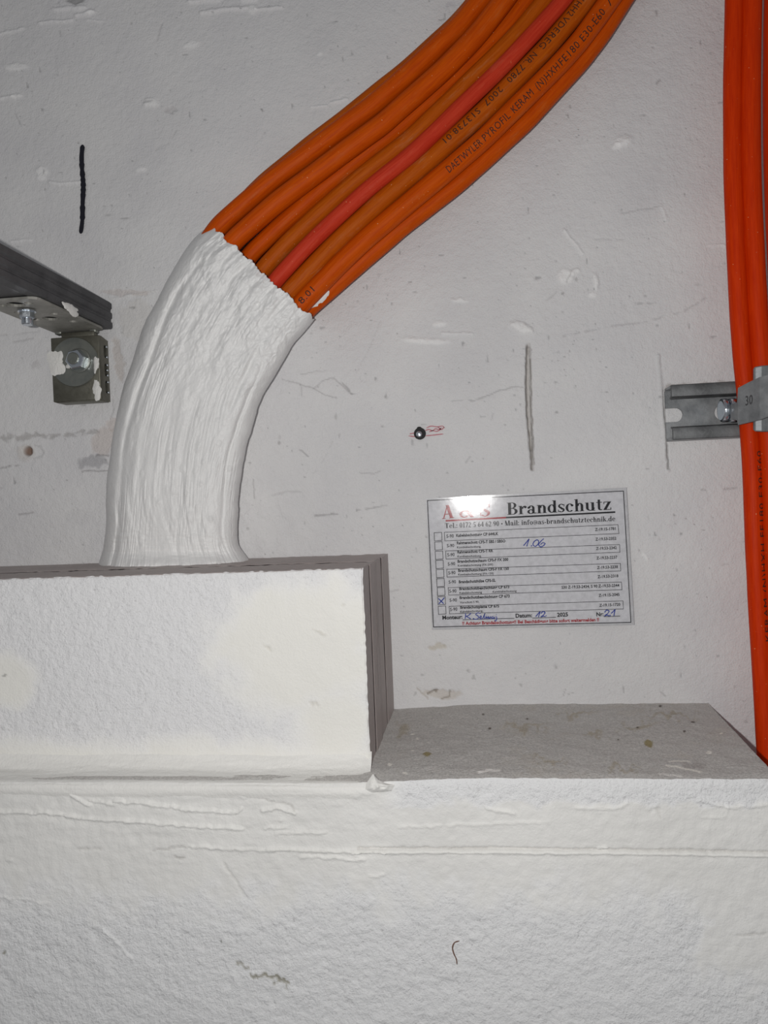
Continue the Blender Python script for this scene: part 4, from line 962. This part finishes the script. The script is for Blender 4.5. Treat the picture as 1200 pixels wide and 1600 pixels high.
def lettering(s, p0, p1, cap, mat, name='printed_line', bold=0.0, glyphs=None):
    if glyphs: V, F = glyphs(s)
    else: V, F = text_mesh(s, bold, 2)
    x0, x1 = V[:, 0].min(), V[:, 0].max(); p0 = np.array(p0, float); p1 = np.array(p1, float); d = p1-p0; L_ = np.linalg.norm(d); d /= L_
    up = np.array([-0.035, -1.0]); x = (V[:, 0]-x0)/(x1-x0)*L_; Q = p0+x[:, None]*d+V[:, 1:2]*cap*up
    return mk(name, pr(Q[:, 0], Q[:, 1]), F, mat, paper, smoothed=False)

# bold serif letters drawn from strokes (cap height 1)
class G:
    def __init__(s): s.V = []; s.F = []
    def quad(s, pts):
        n = len(s.V); s.V += [tuple(p) for p in pts]; s.F.append(list(range(n, n+len(pts))))
    def rect(s, x0, y0, x1, y1): s.quad([(x0, y0), (x1, y0), (x1, y1), (x0, y1)])
    def bar(s, x0, y0, x1, y1, w): s.quad([(x0-w/2, y0), (x0+w/2, y0), (x1+w/2, y1), (x1-w/2, y1)])
    def stem(s, x, y0, y1, w=.18, lo=True, hi=True):
        s.rect(x-w/2, y0, x+w/2, y1)
        if lo: s.rect(x-w/2-.07, y0, x+w/2+.07, y0+.045)
        if hi: s.rect(x-w/2-.07, y1-.045, x, y1)
    def arc(s, cx, cy, rx, ry, a0, a1, ts=.17, tt=.06):
        n = max(6, int(abs(a1-a0)/15)); A = np.radians(np.linspace(a0, a1, n+1)); c, d = np.cos(A), np.sin(A)
        o = np.stack([cx+rx*c, cy+ry*d], 1); i = np.stack([cx+(rx-ts)*c, cy+(ry-tt)*d], 1)
        for k in range(n): s.quad([o[k], o[k+1], i[k+1], i[k]])
    def dot(s, x, y, r=.085): s.arc(x, y, r, r, 0, 360, r, r)
def glyph(ch):
    g = G(); X = .68
    if ch == 'A': g.bar(.10, 0, .37, 1, .07); g.bar(.62, 0, .36, 1, .20); g.rect(.2, .30, .55, .36); g.rect(.0, 0, .22, .05); g.rect(.46, 0, .78, .05); w = .78
    elif ch == '&': g.arc(.36, .76, .19, .24, 0, 360, .08, .06); g.arc(.30, .27, .28, .28, 60, 330, .15, .07); g.bar(.74, 0, .28, .8, .19); g.bar(.56, .12, .74, .52, .07); g.rect(.58, .5, .86, .55); w = .88
    elif ch in 'Ss':
        h = 1.0 if ch == 'S' else X; wd = .27 if ch == 'S' else .22; t = .15 if ch == 'S' else .13
        g.arc(wd, h*.735, wd-.01, h*.275, 30, 270, t, .06); g.arc(wd, h*.265, wd, h*.275, -150, 90, t, .06); g.quad([(.06, h*.62), (.2, h*.68), (wd*2-.06, h*.36), (wd*2-.2, h*.3)]); g.rect(wd*2-.06, h*.68, wd*2-.01, h*.96); g.rect(0, h*.04, .05, h*.32); w = wd*2+.02
    elif ch == 'B': g.stem(.18, 0, 1, .2); g.arc(.36, .755, .28, .245, -90, 90, .17, .05); g.arc(.38, .265, .33, .265, -90, 90, .19, .05); g.rect(.1, .955, .36, 1); g.rect(.1, 0, .38, .05); g.rect(.1, .49, .38, .54); w = .73
    elif ch == 'r': g.stem(.16, 0, X, .17); g.arc(.42, .44, .2, .24, 60, 180, .1, .07); g.dot(.46, .57, .095); w = .54
    elif ch == 'a': g.arc(.25, .17, .24, .19, 0, 360, .15, .055); g.rect(.34, .06, .50, .5); g.arc(.28, .46, .22, .22, 0, 180, .16, .06); g.dot(.11, .5, .085); g.arc(.5, .09, .16, .09, 180, 340, .1, .06); w = .62
    elif ch in 'nm' or ch == 'h':
        g.stem(.15, 0, 1 if ch == 'h' else X, .17); g.arc(.36, .44, .23, .24, 0, 180, .17, .06); g.stem(.505, 0, .45, .17, True, False); w = .67
        if ch == 'm': g.arc(.70, .44, .22, .24, 0, 180, .17, .06); g.stem(.84, 0, .45, .17, True, False); w = 1.0
    elif ch == 'd': g.arc(.28, .335, .28, .345, 0, 360, .17, .06); g.stem(.48, 0, 1, .17, False, True); g.rect(.4, 0, .64, .05); w = .66
    elif ch == 'b': g.stem(.15, 0, 1, .17, False); g.arc(.36, .335, .27, .345, 0, 360, .17, .06); w = .66
    elif ch == 'c': g.arc(.29, .335, .28, .345, 45, 318, .17, .06); g.dot(.45, .52, .09); w = .56
    elif ch == 'e': g.arc(.29, .335, .28, .345, 0, 320, .16, .06); g.rect(.1, .33, .55, .385); w = .58
    elif ch == 'o': g.arc(.3, .335, .29, .345, 0, 360, .17, .06); w = .62
    elif ch == 'u': g.stem(.15, .2, X, .17, False); g.arc(.36, .24, .295, .24, 180, 360, .17, .06); g.stem(.52, 0, X, .17, False); g.rect(.52, 0, .68, .05); w = .69
    elif ch == 't': g.rect(.13, .14, .29, .88); g.rect(.02, X-.06, .42, X); g.arc(.31, .16, .18, .16, 180, 320, .16, .06); w = .45
    elif ch == 'z': g.rect(.03, X-.055, .53, X); g.rect(.0, 0, .52, .055); g.bar(.11, .03, .42, X-.03, .2); g.rect(.03, X-.2, .08, X); g.rect(.48, 0, .53, .2); w = .57
    elif ch == 'k': g.stem(.15, 0, 1, .17); g.bar(.22, .28, .5, X, .08); g.bar(.56, 0, .32, .42, .18); g.rect(.38, X-.05, .66, X); g.rect(.44, 0, .7, .05); w = .7
    elif ch == 'i': g.stem(.16, 0, X, .17); g.dot(.16, .87, .1); w = .33
    elif ch == 'l': g.stem(.16, 0, 1, .17); w = .33
    elif ch == 'f': g.stem(.17, 0, .8, .17, True, False); g.arc(.32, .8, .235, .2, 60, 180, .16, .06); g.dot(.41, .87, .085); g.rect(.02, X-.06, .4, X); w = .42
    elif ch == 'T': g.stem(.36, 0, 1, .2); g.rect(0, .94, .72, 1); g.rect(0, .75, .05, 1); g.rect(.67, .75, .72, 1); w = .76
    elif ch == 'M': g.stem(.12, 0, 1, .08); g.bar(.42, 0, .16, 1, .2); g.bar(.44, 0, .74, 1, .07); g.stem(.8, 0, 1, .2); w = 1.0
    elif ch == '.': g.dot(.1, .09, .09); w = .25
    elif ch == ':': g.dot(.1, .09, .09); g.dot(.1, .55, .09); w = .28
    elif ch == '-': g.rect(.02, .26, .32, .38); w = .36
    elif ch == '\u2022': g.dot(.15, .42, .14); w = .34
    elif ch == '@': g.arc(.42, .35, .42, .46, -50, 290, .08, .07); g.arc(.40, .35, .19, .24, 0, 360, .1, .06); g.bar(.58, .15, .62, .58, .09); w = .88
    elif ch == '0': g.arc(.25, .5, .24, .5, 0, 360, .15, .06); w = .52
    elif ch == '1': g.stem(.25, 0, 1, .17); w = .5
    elif ch == '2': g.arc(.25, .73, .23, .27, -20, 170, .15, .06); g.bar(.08, .06, .42, .68, .12); g.rect(.02, 0, .48, .12); w = .52
    elif ch == '4': g.rect(.28, 0, .44, 1); g.bar(.05, .3, .34, 1, .08); g.rect(0, .24, .5, .33); w = .52
    elif ch == '5': g.rect(.1, .85, .46, 1); g.bar(.08, .5, .12, .95, .08); g.arc(.22, .31, .26, .31, -140, 110, .16, .06); w = .52
    elif ch == '6': g.arc(.25, .31, .24, .31, 0, 360, .15, .06); g.arc(.42, .35, .41, .65, 100, 190, .15, .06); w = .52
    elif ch == '7': g.rect(.02, .86, .48, 1); g.bar(.16, 0, .42, .9, .14); w = .5
    elif ch == '9': g.arc(.25, .69, .24, .31, 0, 360, .15, .06); g.arc(.08, .65, .41, .65, -80, 10, .15, .06); w = .52
    else: w = .28
    return g, w
def serif(s, track=.04):
    V = []; F = []; x = 0
    for ch in s:
        g, w = glyph(ch); n = len(V); V += [(a+x, b) for a, b in g.V]; F += [[k+n for k in q] for q in g.F]; x += w+track
    return np.array(V), F
lettering('A', (160, 224), (220, 219), 66, M_REDINK, 'heading_letter', glyphs=serif)
lettering('&', (246, 219), (320, 214), 63, M_REDINK, 'heading_letter', glyphs=serif)
lettering('S', (349, 213), (397, 210), 63, M_REDINK, 'heading_letter', glyphs=serif)
lettering('Brandschutz', (482, 204), (995, 178), 60, M_INK, 'heading_word', glyphs=serif)
mk('underline', *seg((178, 233), (476, 217), 8), M_REDINK, paper, smoothed=False)
mk('underline', *seg((475, 217), (1015, 190), 8), M_INK, paper, smoothed=False)
lettering('Tel.: 0172 5 64 62 90 \u2022 Mail: info@as-brandschutztechnik.de', (175, 270), (1015, 234), 25, M_INK, 'contact_line', glyphs=serif)
tops = [292, 338, 384, 429, 474, 519, 563, 608, 655]
for i, t in enumerate(tops):
    x = 121+2.5*i; loop([(x, t), (x+37, t-2), (x+39, t+37), (x+2, t+40)], 2.6, M_INK, 'checkbox')
for c4 in ([(171, 290), (1028, 252), (1033, 296), (174, 332)], [(178, 382), (1036, 350), (1038, 388), (180, 422)], [(183, 472), (1040, 443), (1042, 480), (185, 511)], [(190, 563), (1045, 535), (1048, 573), (193, 600)], [(195, 655), (1053, 628), (1055, 668), (197, 692)]):
    loop(c4, 2.4, M_INK, 'row_frame')
for i, y in enumerate([317, 364, 409, 454, 498, 543, 588, 633, 678]):
    x = 182+2.2*i; lettering('S-90', (x, y), (x+36, y-2), 16, M_INK, 'row_code', 0.015)
for s, p0, p1, cap in [('Kabelabschottung CP 644LK', (230, 312), (438, 303), 14), ('Rahmenschott CFS-T SBS / SBSO', (233, 349), (473, 339), 14), ('Rahmenschott CFS-T RR', (236, 394), (412, 387), 14),
                       ('Brandschutzschaum CFS-F FX 200', (237, 440), (487, 430), 14), ('Brandschutzschaum CFS-F FX 150', (240, 485), (490, 475), 14), ('Brandschutzh\u00fclse CFS-SL', (243, 541), (425, 533), 14),
                       ('Brandschutzbeschichtung CP 673', (245, 575), (492, 565), 14), ('Brandschutzbeschichtung CP 673', (247, 619), (494, 611), 14), ('Brandschutzplatte CP 675', (250, 667), (442, 660), 14)]:
    lettering(s, p0, p1, cap, M_INK, 'row_title', 0.035)
for s, p0, p1 in [('Kombiabschottung,', (234, 369), (353, 364)), ('Kombiabschottung,', (236, 414), (355, 410)), ('Kombiabschottung (FX-200)', (238, 459), (412, 453)), ('Kombiabschottung (FX-150)', (240, 503), (415, 497)),
                  ('Kabelabschottung', (246, 594), (357, 590)), ('Kombiabschottung', (410, 588), (528, 583)), ('Vorschott S 90,', (248, 641), (343, 637)), ('Kabelabschottung,', (250, 687), (362, 681))]:
    lettering(s, p0, p1, 10, M_INK, 'row_note', 0.02)
for s, p0, p1 in [('Z-19.15-1781', (915, 283), (1017, 278)), ('Z-19.53-2352', (917, 331), (1020, 326)), ('Z-19.53-2342', (920, 377), (1022, 372)), ('Z-19.53-2237', (922, 424), (1025, 419)), ('Z-19.53-2238', (925, 471), (1028, 466)),
                  ('Z-19.53-2318', (928, 516), (1030, 511)), ('S30 Z-19.53-2434, S 90 Z-19.53-2344', (750, 568), (1035, 558)), ('Z-19.15-2045', (933, 608), (1036, 603)), ('Z-19.15-1720', (936, 657), (1040, 652))]:
    lettering(s, p0, p1, 14, M_INK, 'row_number', 0.025)
for s, p0, p1 in [('Monteur:', (162, 720), (261, 716)), ('Datum:', (523, 711), (605, 708)), ('2025', (728, 706), (782, 704)), ('Nr:', (922, 704), (957, 702))]:
    lettering(s, p0, p1, 19, M_INK, 'form_word', 0.035)
for a, b in (((262, 721), (517, 714)), ((605, 713), (722, 709)), ((957, 706), (1038, 703))): mk('form_line', *seg(a, b, 3), M_INK, paper, smoothed=False)
lettering('!! Achtung Brandabschottung!! Bei Besch\u00e4digung bitte sofort weitermelden !!', (260, 747), (935, 728), 16, M_REDINK, 'warning_line', 0.035)
def hand(strokes, w, name):
    return mk(name, *merge([ribbon(s_, w, pen, 8*len(s_), seed=i) if len(s_) > 1 else None for i, s_ in enumerate(strokes)]), M_BLUE, paper, smoothed=False)
hand([[(562, 356), (577, 338), (590, 321)], [(590, 321), (584, 340), (578, 359)], [(598, 356), (602, 357), (604, 354)], [(630, 326), (616, 334), (609, 350), (618, 359), (632, 350), (637, 334), (630, 326)],
      [(662, 321), (646, 336), (637, 352), (646, 361), (660, 356), (668, 345), (658, 341), (646, 350)]], 4.6, 'handwritten_number')
hand([[(142, 616), (155, 629), (168, 642)], [(172, 612), (158, 628), (144, 643)]], 5, 'handwritten_cross')
hand([[(276, 689), (276, 703), (274, 718)], [(304, 688), (290, 700), (278, 705)], [(280, 704), (290, 710), (302, 717)], [(312, 715), (315, 716), (317, 714)], [(350, 690), (334, 688), (326, 695), (338, 703), (340, 712), (328, 719), (316, 716)],
      [(344, 712), (354, 708), (352, 702), (346, 708), (350, 717), (362, 712)], [(362, 712), (372, 690), (368, 704), (368, 717)], [(376, 704), (376, 717), (382, 706), (386, 716), (390, 705), (394, 716), (400, 706), (402, 715)],
      [(414, 704), (406, 708), (408, 716), (416, 710), (417, 716), (422, 706)], [(428, 704), (430, 718), (424, 728), (420, 722)], [(378, 697), (380, 698)], [(428, 695), (430, 696)]], 4.2, 'handwritten_name')
hand([[(622, 706), (632, 694), (645, 679)], [(645, 679), (640, 694), (636, 709)], [(648, 690), (658, 681), (668, 685), (662, 696), (648, 707), (660, 704), (671, 706)], [(672, 700), (675, 703)]], 4.6, 'handwritten_month')
hand([[(962, 685), (972, 674), (984, 678), (978, 690), (962, 702), (974, 699), (985, 702)], [(990, 697), (988, 704)], [(994, 690), (1004, 681), (1014, 670)], [(1014, 670), (1011, 685), (1008, 702)]], 4.6, 'handwritten_count')
